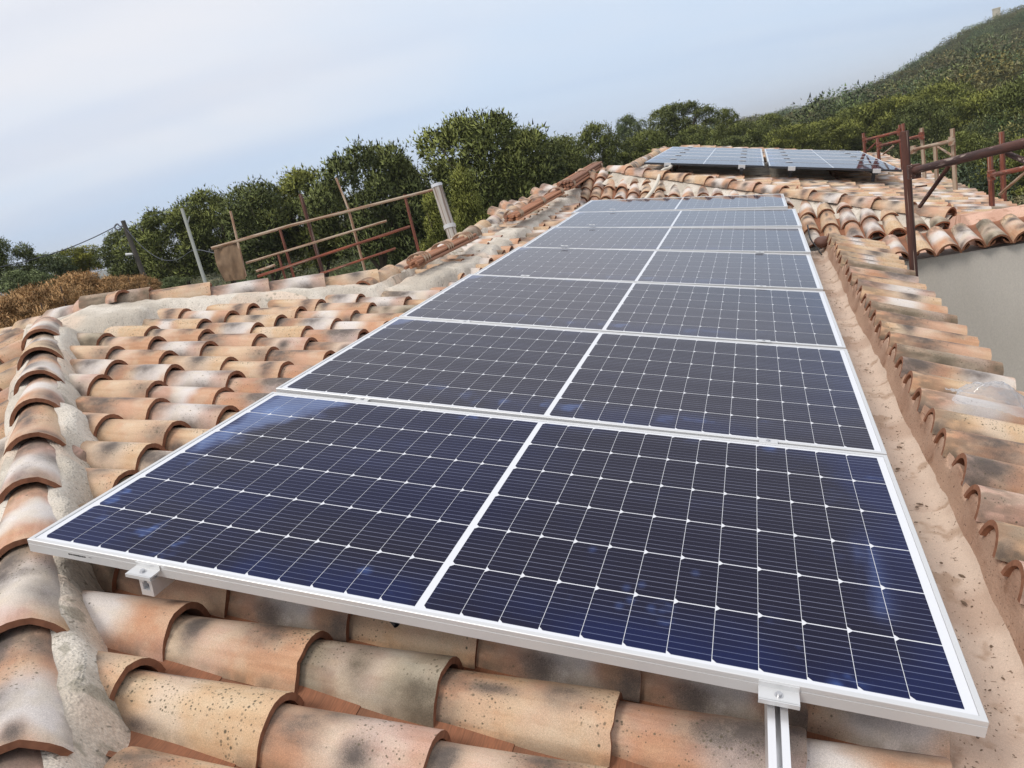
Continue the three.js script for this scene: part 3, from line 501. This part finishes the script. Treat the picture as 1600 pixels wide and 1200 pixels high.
// ───────────────────────── loose things on the roof ─────────────────────────
{ // cream conduit climbing from the near array over the hip to the far group
  const t = [[1008, 312, 8.95], [1018, 300, 9.1], [1027, 284, 9.5], [1032, 270, 9.9], [1037, 265, 10.1], [1046, 262, 10.4], [1050, 257, 10.6]].map(a => at(a[0], a[1], a[2] - 0.35));
  tag(part('conduit_pipe', curve(t, 0.022, 60, 8), std([0.66, 0.60, 0.50], 0.6), scene), 'cream conduit pipe curving over the rear hip tiles to the far panels', 'pipe');
}
{ // crumpled clear bag on the outer tiles
  const N = 34, pos = [], uv = [], idx = [];
  const o = P(2.44, 1.63, 0.0);
  for (let i = 0; i <= N; i++) for (let j = 0; j <= N; j++) { const a = i / N * 2 - 1, b = j / N * 2 - 1, r = Math.hypot(a, b), k = fbm(a * 3 + 5, b * 3, 901, 4), e = 1 + 0.3 * (noise(Math.atan2(b, a) * 2 + 9, 1, 903) - 0.5); const hgt = 0.05 * Math.max(0, 1 - r * r) * (0.4 + 1.2 * k) + 0.03 * Math.abs(fbm(a * 9, b * 9, 907, 3) - 0.5); const p = o.clone().addScaledVector(PX, a * 0.135 * e + 0.10).addScaledVector(PY, b * 0.062 * e).addScaledVector(PN, hgt - 0.03 * r + 0.012 - 0.17 * (a * 0.19 + 0.1)); pos.push(p.x, p.y, p.z); uv.push(a, b); }
  for (let i = 0; i < N; i++) for (let j = 0; j < N; j++) { const p = i * (N + 1) + j, q = p + N + 1; idx.push(p, q, p + 1, p + 1, q, q + 1); }
  tag(part('plastic_bag', geoFrom(pos, uv, idx), new THREE.MeshPhysicalMaterial({ color: new THREE.Color().setRGB(0.85, 0.85, 0.86), roughness: 0.16, transmission: 0.78, thickness: 0, side: THREE.DoubleSide }), scene), 'crumpled clear plastic bag lying on the outer row of eave tiles', 'plastic bag');
}
function rodBundle(p0, p1, n, w, label) {
  const t = thing('rod_bundle', label, 'rod bundle', p0); const r = rng(n * 31 + Math.round(p0.z * 10)); const d = p1.clone().sub(p0), len = d.length(); d.normalize(); const s = d.clone().cross(V(0, 1, 0)).normalize();
  for (let k = 0; k < n; k++) { const a = (k % 5 - 2) * w + (r() - 0.5) * 0.01, h = Math.floor(k / 5) * w * 0.95; const q0 = p0.clone().addScaledVector(s, a).addScaledVector(d, (r() - 0.5) * 0.2), q1 = p1.clone().addScaledVector(s, a + (r() - 0.5) * 0.03).addScaledVector(d, (r() - 0.5) * 0.25); q0.y += h; q1.y += h; part('rod', bar(q0, q1, w * 0.42, w * 0.42, 7), std(mix3([0.42, 0.19, 0.10], [0.26, 0.13, 0.085], r()), 0.85), t); }
  for (const f of [0.06, 0.5, 0.93]) { const c = p0.clone().addScaledVector(d, len * f); for (let m = 0; m < 3; m++) { const g = new THREE.TorusGeometry(w * 2.6, 0.008, 5, 20); g.scale(1, 0.6, 1); part('tie', g, rustPale, t, new THREE.Matrix4().makeBasis(s, V(0, 1, 0), s.clone().cross(V(0, 1, 0))).setPosition(c.clone().add(V(0, w, 0)).addScaledVector(d, (m - 1) * 0.04))); } }
}
rodBundle(P(-0.52, 8.0, 0.015), P(-0.66, 10.9, 0.05), 15, 0.042, 'upper bundle of thin reddish rods tied with wire on the ridge');
rodBundle(P(-0.48, 5.6, -0.02), P(-0.52, 7.7, 0.0), 10, 0.034, 'grey brown rod bundle on the ridge beside the loose tiles');
rodBundle(P(-0.52, 3.5, -0.03), P(-0.50, 4.45, -0.02), 10, 0.028, 'lowest orange rod bundle on the ridge near the flue pipe');
[[782, 336, 'loose clay tile tipped on the ridge, lowest of the scattered ones'], [797, 328, 'loose orange clay tile lying open end forward, second from the lowest'], [812, 325, 'loose orange clay tile leaning between two others in the heap'], [826, 322, 'loose pale orange clay tile, uppermost of the leaning three'], [846, 306, 'loose clay tile standing with a dark round open end towards the viewer'], [861, 299, 'loose clay tile lying behind the one with the dark open end']].forEach(([x, y, label], k) => {
  const o = thing('loose_roof_tile', label, 'roof tile', at(x, y, 8.6 + k * 0.2)); const r = rng(k + 71);
  const d = V(0.5 + 0.4 * r(), -0.28, 0.75).normalize(), g = mergeGeometries([tileGeo(0.4, 0.14, 0.17, 0.07, 0.085, 0.013, 40 + k)]);
  part('tile', g, tileMats[7 + k % 3], o, frameM(o.position.clone().addScaledVector(d, -0.2), d, V(0.1, 1, 0.2)));
});
{ // dry grit and leaf bits swept along the gutter
  const r = rng(99), gs = []; for (let k = 0; k < 420; k++) { const y = -0.6 + r() * 5.6, x = 2.12 + 0.17 * Math.sqrt(r()); const g = new THREE.IcosahedronGeometry(0.0012 + r() * r() * r() * 0.006, 0); g.scale(1 + 1.4 * r(), 0.5, 1); g.rotateY(r() * 6); g.applyMatrix4(frameM(P(x, y, -0.207), PX, PN)); gs.push(g); }
  tag(part('grit', mergeGeometries(gs), std([0.16, 0.11, 0.075], 0.95), scene), 'dry grit and leaf bits scattered along the pink gutter floor', 'grit', null, 'stuff');
}

// ───────────────────────── scaffolding, flue, poles ─────────────────────────
const tube48 = 0.024;
function standing(x, y, d, up, r, toGround = true) { const p = at(x, y, d); const b = p.clone(); if (toGround) b.y = GROUND; else b.y -= 0.6; const t = p.clone(); t.y += up; return bar(b, t, r, r, 10); }
{
  const t = thing('scaffold', 'nearest rusty brown scaffold frame with thick rail towards the right edge', 'scaffold', V(2.75, GROUND, -4.4));
  const top = at(1413, 205, 4.85), foot = V(top.x, GROUND, top.z); part('post', bar(foot, top, 0.026, 0.026, 14), rustBrown, t);
  const a = at(1430, 266, 4.78), b = at(1640, 214, 3.05); part('rail', bar(a, b, 0.024, 0.024, 14), rustBrown, t);
  part('brace', bar(at(1437, 323, 4.78), at(1484, 258, 4.42), 0.013, 0.013, 8), rustBrown, t);
  part('brace', bar(at(1575, 240, 3.55), at(1640, 268, 3.0), 0.013, 0.013, 8), rustBrown, t);
  part('coupler', xf(bx(0.07, 0.09, 0.07), new THREE.Matrix4().setPosition(at(1428, 268, 4.8))), rustBrown, t);
  part('pin', bar(at(1431, 292, 4.8), at(1448, 290, 4.72), 0.006, 0.006, 6), rustBrown, t);
}
function scaffoldFrame(label, posts, rails, braces, mats) {
  const p0 = at(...posts[0].slice(0, 3)); const t = thing('scaffold', label, 'scaffold', V(p0.x, GROUND, p0.z));
  posts.forEach(([x, y, d], k) => { const p = at(x, y, d); part('post', bar(V(p.x, landHeight(p.x, p.z), p.z), p, 0.027, 0.027, 10), mats[k % mats.length], t); });
  rails.forEach(([a, b]) => part('rail', bar(at(...a), at(...b), 0.024, 0.024, 10), mats[0], t));
  rails.forEach(([a, b]) => [a, b].forEach(e => { const c = at(...e); part('coupler', bar(c.clone().add(V(0, -0.05, 0)), c.clone().add(V(0, 0.05, 0)), 0.038, 0.038, 10), mats[0], t); }));
  braces.forEach(([a, b]) => part('brace', bar(at(...a), at(...b), 0.014, 0.014, 8), mats[mats.length - 1], t));
}
scaffoldFrame('farthest scaffold frame, rusty, standing behind the right corner of far panels', [[1349, 208, 12.5], [1406, 195, 11.5], [1411, 193, 11.4]], [[[1351, 219, 12.4], [1405, 206, 11.5]]], [[[1356, 235, 12.3], [1370, 222, 12]]], [rustRed, rustRed]);
scaffoldFrame('second farthest scaffold frame with one pale and one red post', [[1371, 216, 11.8], [1440, 200, 10.4]], [[[1374, 228, 11.7], [1440, 212, 10.4]]], [[[1380, 241, 11.6], [1396, 228, 11.2]]], [rustRed, rustPale]);
scaffoldFrame('scaffold frame with pale flaking post standing just right of the near post', [[1461, 228, 9.8], [1488, 201, 8.9]], [[[1427, 234, 9.9], [1487, 220, 8.9]]], [[[1466, 230, 9.6], [1488, 243, 8.9]]], [rustPale, rustPale]);
scaffoldFrame('rightmost rusty scaffold frame standing below the dark trees', [[1547, 243, 7.6], [1565, 206, 7.9]], [[[1549, 274, 7.55], [1640, 254, 6.3]]], [[[1562, 304, 7.4], [1610, 262, 6.7]]], [rustRed, rustRed, rustPale]);
{ // guard rail behind the left ridge
  const d = x => lerp(7.9, 8.6, (x - 330) / 360), q = (x, y) => at(x, y, d(x));
  const t = thing('scaffold_guard_rail', 'rusty guard rail scaffold standing behind the left ridge before the pines', 'scaffold', V(-2.8, GROUND, -5.9));
  const rail = (x0, y0, x1, y1, r, m) => part('rail', bar(q(x0, y0), q(x1, y1), r, r, 9), m, t);
  rail(330, 388, 455, 352, 0.0160, rustPale); rail(455, 352, 690, 293, 0.0160, rustPale); rail(384, 411, 604, 345, 0.0128, rustPale); rail(402, 432, 640, 354, 0.0152, rustRed); rail(500, 428, 618, 388, 0.0128, rustRed); rail(400, 424, 430, 414, 0.0144, rustPale);
  const post = (x, y, up, r, m) => { const p = q(x, y); part('post', bar(V(p.x, GROUND, p.z), p, r, r, 9), m, t); };
  post(437, 358, 0, 0.0144, rustRed); post(469, 303, 0, 0.0208, rustBrown); post(544, 326, 0, 0.0160, rustPale); post(632, 304, 0, 0.0168, rustRed); post(434, 396, 0, 0.0128, rustRed);
  const slant = (x0, y0, x1, y1, r, m) => part('post', bar(q(x0, y0), q(x1, y1), r, r, 9), m, t);
  slant(360, 330, 384, 432, 0.0128, rustPale); slant(525, 278, 546, 330, 0.0128, rustPale);
}
{ // sacking hung from the rail end
  const N = 20, pos = [], uv = [], idx = [];
  for (let i = 0; i <= N; i++) for (let j = 0; j <= N; j++) { const u = i / N, v = j / N; const xt = lerp(334, 372, u), yt = lerp(390, 378, u), xb = lerp(352, 384, u), yb = lerp(440, 436, u); const bend = Math.sin(v * Math.PI) * -4 * (1 - u); const p = at(lerp(xt, xb, v) + bend, lerp(yt, yb, v), lerp(7.92, 8.0, u) - 0.05 * Math.sin(v * 3) + 0.07 * (fbm(u * 4, v * 2, 950, 3) - 0.5)); pos.push(p.x, p.y, p.z); uv.push(u, v); }
  for (let i = 0; i < N; i++) for (let j = 0; j < N; j++) { const p = i * (N + 1) + j, q = p + N + 1; idx.push(p, q, p + 1, p + 1, q, q + 1); }
  tag(part('sackcloth', geoFrom(pos, uv, idx), std([1, 1, 1], 0.95, { side: THREE.DoubleSide, map: tex(256, 256, (u, v, i, j) => { const n = fbm(u * 7, v * 7, 961, 4); const w = 0.82 + 0.18 * ((i >> 1) % 2) * ((j >> 1) % 2); return mix3([160, 132, 104], [118, 96, 76], n).map(z => z * w); }) }), scene), 'brown sackcloth hanging from the left end of the guard rail', 'sackcloth');
}
{ // flue pipe
  const a = at(709, 374, 7.3), b = at(683, 292, 7.25), d = b.clone().sub(a).normalize();
  const t = thing('flue_pipe', 'grey weathered flue pipe with collar rising behind the ridge', 'flue pipe', a);
  part('pipe', bar(a.clone().addScaledVector(d, -0.8), b, 0.056, 0.05, 16), std([1, 1, 1], 0.6, { metalness: 0.15, map: tex(128, 256, (u, v) => { const n = fbm(u * 22, v * 3, 971, 4); return mix3([178, 172, 164], [124, 106, 94], sstep(0.4, 0.7, n)); }) }), t);
  part('collar', bar(at(703.5, 357, 7.29), at(702, 351, 7.29), 0.062, 0.062, 16), std([0.5, 0.5, 0.5], 0.5), t); part('cap', bar(b, b.clone().addScaledVector(d, 0.03), 0.056, 0.056, 16), std([0.6, 0.62, 0.66], 0.4), t);
}
{ // utility pole with bracket, lamp and cables
  const D = 30, foot = at(218, 434, D), top = at(192, 345, D), d = top.clone().sub(foot).normalize();
  const t = thing('utility_pole', 'dark wooden utility pole with insulator bracket rising above the trees on the left', 'utility pole', V(foot.x, GROUND, foot.z));
  part('pole', bar(V(foot.x + (foot.x - top.x) * 1.2, GROUND, foot.z), top, 0.13, 0.09, 12), std([0.07, 0.06, 0.05], 0.9), t);
  part('bracket', curve([at(194, 353, D), at(188, 354, D), at(183, 350, D), at(179, 355, D), at(184, 359, D), at(190, 356, D)], 0.035, 30, 6), std([0.12, 0.13, 0.16], 0.5), t);
  part('lamp_arm', bar(at(207, 397, D), at(197, 398, D), 0.05, 0.07, 8), std([0.6, 0.6, 0.6], 0.5), t);
  const cab = std([0.05, 0.055, 0.07], 0.6);
  tag(part('overhead_cable', curve([at(179, 355, D), at(140, 374, D * 0.98), at(95, 392, D * 0.96), at(40, 408, D * 0.94), at(-60, 430, D * 0.9)], 0.018, 40, 6), cab, scene), 'overhead cable running from the pole down to the left edge', 'cable');
  tag(part('overhead_cable', curve([at(197, 358, D), at(225, 388, D * 0.95), at(252, 405, D * 0.9), at(275, 406, D * 0.85), at(300, 392, D * 0.75), at(340, 396, D * 0.55)], 0.013, 50, 6), cab, scene), 'overhead cable sagging from the pole right towards the guard rail', 'cable');
}
{ const a = at(319, 436, 13), b = at(284, 326, 13); const t = thing('wooden_pole', 'thin grey bare pole leaning before the pines beside the guard rail', 'pole', V(a.x, GROUND, a.z)); part('shaft', bar(a.clone().add(a.clone().sub(b).multiplyScalar(3)), b, 0.042, 0.028, 9), std([0.33, 0.34, 0.31], 0.9), t); part('side_branch', bar(at(292, 352, 13), at(296, 338, 13.05), 0.018, 0.01, 6), std([0.33, 0.34, 0.31], 0.9), t); }

// ───────────────────────── vegetation ─────────────────────────
function crownGeo(seed, { lobes = 18, n = 6500, size = 0.075, lobeR = 0.34, flat = 0.7, top = 0.5, blades = 3, colA = [0.045, 0.062, 0.022], colB = [0.17, 0.19, 0.062], width = 0.2, up = 0.15, env = null }) {
  const r = rng(seed), L = [];
  for (let k = 0; k < lobes; k++) {
    const a = k * 2.399 + r(), yy = clamp(lerp(-0.8, 0.98, (k + 2.5 * r() - 0.75) / lobes), -0.85, 1); const rad = (env ? env(yy) : Math.sqrt(Math.max(0.05, 1 - yy * yy))) * (0.3 + 0.72 * r());
    L.push({ c: V(Math.cos(a) * rad, yy * 0.72, Math.sin(a) * rad), r: lobeR * (0.5 + 0.75 * r()), t: r() });
  }
  L.push({ c: V(0, 0, 0), r: 0.5, t: 0.3 }); 
  const pos = [], col = [], nor = []; const c = V(), d = V(), s = V(), tip = V(), o = V();
  for (let k = 0; k < n; k++) {
    const lb = L[k % L.length]; let ny = r() * 1.55 - 0.55; ny = clamp(ny, -0.6, 1); const a = r() * 6.2832, q = Math.sqrt(Math.max(0, 1 - ny * ny));
    o.set(q * Math.cos(a), ny, q * Math.sin(a)); const depth = 1 - 0.45 * r() * r();
    c.copy(o).multiply(V(1, flat, 1)).multiplyScalar(lb.r * depth).add(lb.c); if (r() < 0.4) c.add(V(r() - 0.5, (r() - 0.5) * 0.8, r() - 0.5).multiplyScalar(0.26));
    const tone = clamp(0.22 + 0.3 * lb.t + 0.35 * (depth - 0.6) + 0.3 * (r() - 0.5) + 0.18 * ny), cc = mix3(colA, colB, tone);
    for (let b = 0; b < blades; b++) {
      d.copy(o).multiplyScalar(0.75).add(V(r() - 0.5, r() - 0.5 + up, r() - 0.5).multiplyScalar(1.5)).normalize(); s.set(r() - 0.5, r() - 0.5, r() - 0.5).cross(d).normalize();
      const len = size * (0.55 + 0.7 * r() + (r() < 0.12 ? 0.9 : 0)), w = len * width; tip.copy(c).addScaledVector(d, len);
      pos.push(c.x + s.x * w, c.y + s.y * w, c.z + s.z * w, c.x - s.x * w, c.y - s.y * w, c.z - s.z * w, tip.x, tip.y, tip.z);
      const N = V(o.x, o.y + 0.35, o.z).addScaledVector(d, 0.5).normalize(); for (let m = 0; m < 3; m++) { col.push(...cc); nor.push(N.x, N.y, N.z); }
    }
  }
  const g = new THREE.BufferGeometry(); g.setAttribute('position', new THREE.Float32BufferAttribute(pos, 3)); g.setAttribute('color', new THREE.Float32BufferAttribute(col, 3)); g.setAttribute('normal', new THREE.Float32BufferAttribute(nor, 3)); return g;
}
const leafMat = (c = [1, 1, 1]) => new THREE.MeshStandardMaterial({ color: new THREE.Color().setRGB(...c), vertexColors: true, roughness: 0.85, side: THREE.DoubleSide });
const M_dark = leafMat([1.5, 1.5, 1.3]), M_mid = leafMat([1.9, 1.85, 1.4]), M_light = leafMat([2.5, 2.3, 1.5]), M_grey = leafMat([1.7, 1.8, 2.3]), M_yel = leafMat([2.9, 2.5, 1.1]);
const dome = y => y < -0.2 ? 0.75 : Math.sqrt(Math.max(0.04, 1 - ((y + 0.2) / 1.2) ** 2));
const cone = y => 0.95 - 0.45 * (y + 0.75);
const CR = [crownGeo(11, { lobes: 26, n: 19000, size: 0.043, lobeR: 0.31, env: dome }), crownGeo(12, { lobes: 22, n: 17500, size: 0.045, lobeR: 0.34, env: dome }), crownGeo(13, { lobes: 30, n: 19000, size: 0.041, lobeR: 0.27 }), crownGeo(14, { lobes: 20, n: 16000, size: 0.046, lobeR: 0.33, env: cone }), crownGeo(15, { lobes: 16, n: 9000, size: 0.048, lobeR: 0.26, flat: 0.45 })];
const woodMat = std([0.10, 0.075, 0.055], 0.95);
function trunkGeo(h0, h1, r, seed, rx, ry) { // from the ground up into the crown, with limbs
  const q = rng(seed), gs = [], c = [V(0, h0, 0), V((q() - 0.5) * 0.5, lerp(h0, h1, 0.5), (q() - 0.5) * 0.5), V((q() - 0.5) * 0.4, h1, (q() - 0.5) * 0.4)]; gs.push(bar(c[0], c[1], r, r * 0.75, 8), bar(c[1], c[2], r * 0.75, r * 0.45, 8));
  for (let k = 0; k < 5; k++) { const a = q() * 6.28, e = V(Math.cos(a) * rx * 0.6, h1 + ry * (0.1 + 0.9 * q()), Math.sin(a) * rx * 0.6), s = c[1].clone().lerp(c[2], 0.3 + 0.7 * q()); gs.push(bar(s, e, r * 0.4, r * 0.12, 6)); }
  return mergeGeometries(gs);
}
let treeNo = 0;
// crown given by the middle of its top, its width and foot on the picture, and how far it stands
function tree(name, cat, label, cx, top, bottom, w, D, crown, mat, group) {
  const cy = (top + bottom) / 2, c = at(cx, cy, D), rx = w / 2 / F * D, ry = (bottom - top) / 2 / F * D, g = landHeight(c.x, c.z), k = treeNo++;
  const t = thing(name, label, cat, V(c.x, g, c.z), group);
  part('trunk', trunkGeo(0, Math.max(0.6, c.y - g - ry * 0.4), clamp(rx * 0.09, 0.07, 0.3), 300 + k, rx, ry), woodMat, t, new THREE.Matrix4().setPosition(c.x, g, c.z));
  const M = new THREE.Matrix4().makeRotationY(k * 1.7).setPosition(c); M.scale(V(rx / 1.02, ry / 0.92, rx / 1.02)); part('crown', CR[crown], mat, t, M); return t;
}
const T = (label, ...a) => tree('pine_tree', 'pine tree', label, ...a);
// left to right before the sky
T('dark pine crown cut by the left edge of the picture', 5, 372, 470, 95, 32, 2, M_dark);
tree('olive_tree', 'olive tree', 'grey green olive tree low on the left beside the dark edge pine', 75, 396, 470, 90, 34, 2, M_grey);
tree('olive_tree', 'olive tree', 'small pale olive tree peeping out far left above the dry bushes', 40, 420, 500, 110, 27, 2, M_grey);
tree('broadleaf_tree', 'tree', 'yellow green rounded tree left of the utility pole', 124, 386, 440, 95, 40, 1, M_yel);
T('dark pine crown standing right behind the utility pole', 206, 357, 455, 100, 38, 1, M_dark);
T('rounded pine between the utility pole and the leaning bare pole', 276, 320, 456, 150, 36, 0, M_mid);
T('pine crown behind the top of the leaning bare pole', 340, 296, 445, 150, 37, 2, M_mid);
T('dark pine behind the hanging sackcloth and guard rail end', 412, 286, 445, 160, 33, 1, M_dark);
T('brownish pine crown behind the dark middle post of the guard rail', 484, 264, 440, 165, 34, 2, M_light);
T('squarish tall dark pine left of the biggest pine, behind the rail', 582, 220, 440, 180, 31, 0, M_dark);
T('slim pine filling the gap beside the squarish dark one', 648, 244, 430, 120, 33, 3, M_dark);
T('biggest tall pine, highest crown on the skyline above the flue pipe', 758, 170, 400, 225, 33, 0, M_mid);
T('dark right flank pine just beside the biggest pine', 828, 200, 370, 130, 36, 2, M_dark);
T('small light green young pine in front of the biggest pine, right of flue pipe', 735, 262, 420, 85, 24, 3, M_light);
T('light green bushy young pine low behind the flue pipe', 690, 300, 420, 80, 22, 3, M_light);
T('pointed green tree between the biggest pine and the umbrella pine', 932, 194, 310, 92, 44, 2, M_mid);
tree('broadleaf_tree', 'tree', 'low green tree right of the biggest pine above the ridge bundles', 884, 214, 320, 100, 42, 1, M_mid);
tree('broadleaf_tree', 'tree', 'small grey green tree on the skyline left of the umbrella pine', 986, 180, 250, 54, 60, 2, M_grey);
T('dark umbrella pine with bare trunks on the skyline above the far panels', 1062, 158, 240, 108, 58, 0, M_dark);
T('thin feathery pine standing alone right of the umbrella pine', 1134, 170, 236, 50, 62, 2, M_mid);
tree('broadleaf_tree', 'tree', 'broad green tree low behind the left far panels', 1015, 205, 300, 100, 44, 1, M_mid);
// beyond the far panels
const BEH = [[1090, 196, 270, 90, 52, 2, M_mid, 'green pine low behind the gap between far panel groups'], [1160, 192, 262, 85, 60, 1, M_mid, 'round green pine behind the right far panels'], [1205, 178, 250, 70, 75, 2, M_mid, 'bluish dark pine higher up behind the right far panels'], [1240, 196, 262, 84, 56, 1, M_light, 'olive green pine behind the middle of the right far panels'], [1292, 184, 255, 92, 58, 0, M_light, 'olive green pine left of the farthest scaffold frame'], [1340, 166, 250, 92, 60, 1, M_mid, 'dark green pine rising behind the farthest scaffold post'], [1385, 150, 250, 110, 58, 0, M_light, 'large olive pine with rounded top above the farthest scaffold frame'], [1442, 158, 262, 104, 50, 2, M_dark, 'dark pine behind the second farthest scaffold frame'], [1468, 132, 232, 118, 62, 1, M_light, 'broad light olive pine high above the near scaffold post'], [1532, 140, 262, 120, 52, 0, M_light, 'wide light green pine above the thick scaffold rail'], [1505, 205, 300, 90, 38, 2, M_mid, 'green pine right of the pale flaking scaffold post'], [1592, 128, 262, 112, 50, 1, M_mid, 'pine with clumped crown cut by the right edge, upper one'], [1590, 215, 330, 105, 34, 2, M_light, 'light green pine cut by the right edge, under the thick rail'], [1545, 235, 330, 80, 36, 1, M_dark, 'dark pine behind the rightmost rusty scaffold frame'], [1135, 214, 280, 100, 46, 0, M_dark, 'dark low pine directly behind the far panel groups']];
for (const [cx, tp, bt, w, D, c, m, l] of BEH) T(l, cx, tp, bt, w, D, c, m);
// dry brown shrubs below the ridge on the left
const DRY = [21, 22].map(s => crownGeo(s, { lobes: 60, n: 20000, size: 0.045, lobeR: 0.2, blades: 4, colA: [0.15, 0.085, 0.04], colB: [0.60, 0.38, 0.18], width: 0.12, up: 0.5 }));
const dryMat = leafMat([1.5, 1.45, 1.4]), twig = std([0.09, 0.06, 0.045], 0.95);
[[20, 462, 580, 150, 11.5, 'dry brown bush at the left edge below the hip'], [70, 440, 560, 150, 13, 'large dry orange brown bush left of the roof apex'], [128, 424, 520, 130, 14.5, 'dry golden brown bush under the yellow green tree'], [188, 430, 500, 90, 16.5, 'small dry brown bush at the foot of the utility pole'], [225, 428, 490, 60, 18, 'dry brown shrub just right of the utility pole foot']].forEach(([cx, tp, bt, w, D, l], k) => {
  const c = at(cx, (tp + bt) / 2, D), rx = w / 2 / F * D, ry = (bt - tp) / 2 / F * D, t = thing('dry_bush', l, 'dry bush', V(c.x, GROUND, c.z)); const q = rng(600 + k), gs = [];
  for (let m = 0; m < 16; m++) { const a = q() * 6.28; gs.push(bar(V(c.x, GROUND, c.z), V(c.x + Math.cos(a) * rx * q(), c.y + ry * (q() * 1.5 - 0.6), c.z + Math.sin(a) * rx * q()), 0.04, 0.01, 5)); }
  part('stems', mergeGeometries(gs), twig, t); const M = new THREE.Matrix4().makeRotationY(k * 2.1).setPosition(c); M.scale(V(rx, ry / 0.9, rx)); part('foliage', DRY[k % 2], dryMat, t, M);
});
[[272, 432, 470, 60, 20, 'grey green round shrub beside the leaning bare pole'], [240, 440, 475, 40, 21, 'small grey shrub left of the grey green round one']].forEach(([cx, tp, bt, w, D, l], k) => tree('shrub', 'shrub', l, cx, tp, bt, w, D, 2, M_grey));
{ // thicket that fills the ground between the near trees, and the wooded hillside
  const r = rng(777), g = crownGeo(31, { lobes: 9, n: 1300, size: 0.06, lobeR: 0.42, blades: 3, width: 0.24, up: 0.0 });
  const col = new THREE.Color(), M = new THREE.Matrix4(), Q = new THREE.Quaternion();
  const scatter = (name, label, N, az0, az1, r0, r1, s0, s1, light, ok) => {
    const list = []; let guard = 0;
    while (list.length < N && guard++ < N * 6) { const az = lerp(az0, az1, r()) * DEG, d = Math.sqrt(lerp(r0 * r0, r1 * r1, r())), x = CAM.x + Math.sin(az) * d, z = CAM.z - Math.cos(az) * d; if (ok && !ok(az / DEG, d)) continue; const s = lerp(s0, s1, r() * r()); list.push([x, landHeight(x, z) + s * 0.45, z, s, r()]); }
    const im = new THREE.InstancedMesh(g, leafMat(), list.length); im.name = name;
    list.forEach(([x, y, z, s, q], k) => { Q.setFromAxisAngle(V(0, 1, 0), q * 6.28); M.compose(V(x, y, z), Q, V(s, s * (0.75 + 0.35 * q), s)); im.setMatrixAt(k, M); const big = fbm(x * 0.025, z * 0.025, 541, 3), v = lerp(light[0], light[1], clamp(0.55 * hash(k, 3, 5) + 0.9 * (big - 0.28))); const br = 0.5 * sstep(0.55, 0.75, fbm(x * 0.03 + 9, z * 0.03, 551, 3)); col.setRGB(v * lerp(0.75, 1.25, hash(k, 5, 6)) * (1 + 0.25 * br), v * (1.0 - 0.12 * br), v * lerp(0.9, 1.6, hash(k, 7, 6))); im.setColorAt(k, col); });
    scene.add(im); tag(im, label, 'forest', null, 'stuff');
  };
  scatter('thicket', 'green thicket filling the ground between the nearer trees', 900, -62, 30, 26, 90, 1.1, 2.4, [1.0, 2.2]);
  scatter('hillside_forest', 'pine forest covering the hillside up to the skyline on the right', 4200, -22, 40, 80, 450, 2.0, 5.2, [1.0, 2.7], (a, d) => (a > -6 || d < 250) && fbm(a * 0.9 + 3, d * 0.05, 561, 3) < 0.66);
  scatter('distant_forest', 'far low woods closing the horizon on the left', 1300, -66, -4, 85, 330, 1.6, 3.2, [0.9, 1.8]);
}
{ // small pale tower on the hilltop
  const c = at(1557, 24, 420), t = thing('hilltop_tower', 'small pale square tower standing on the hill crest', 'tower', V(c.x, c.y - 4, c.z)); const m = std([0.55, 0.5, 0.4], 0.9);
  part('wall', bx(3.2, 14, 3.2, c.x, c.y - 3.4, c.z), m, t); part('annex', bx(5, 6, 4, c.x - 3.8, c.y - 6, c.z), m, t); part('parapet', bx(3.6, 0.6, 3.6, c.x, c.y + 3.6, c.z), m, t);
}
// the 300 tiles that show largest stay single on each wing, the small far ones become one part
for (const h of [house, rear]) {
  h.updateMatrixWorld(true); camera.updateMatrixWorld(true); camera.updateProjectionMatrix();
  const tiles = h.children.filter(o => o.name === 'roof_tile'); if (tiles.length <= 300) continue;
  const rank = o => { const p = V(0.2, 0.05, 0).applyMatrix4(o.matrixWorld), d = p.distanceTo(CAM), q = p.project(camera); return d + (Math.abs(q.x) > 1.1 || Math.abs(q.y) > 1.12 || q.z > 1 ? 100 : 0); };
  const rest = tiles.map(o => [rank(o), o]).sort((a, b) => a[0] - b[0]).slice(300).map(a => a[1]), by = new Map();
  for (const o of rest) { if (!by.has(o.material)) by.set(o.material, []); o.updateMatrix(); by.get(o.material).push(o.geometry.clone().applyMatrix4(o.matrix)); h.remove(o); }
  const m = new THREE.Mesh(mergeGeometries([...by.values()].map(l => mergeGeometries(l)), true), [...by.keys()]); m.name = 'roof_tiles'; m.castShadow = m.receiveShadow = true; m.userData.kind = 'stuff'; h.add(m);
}
renderer.render(scene, camera);
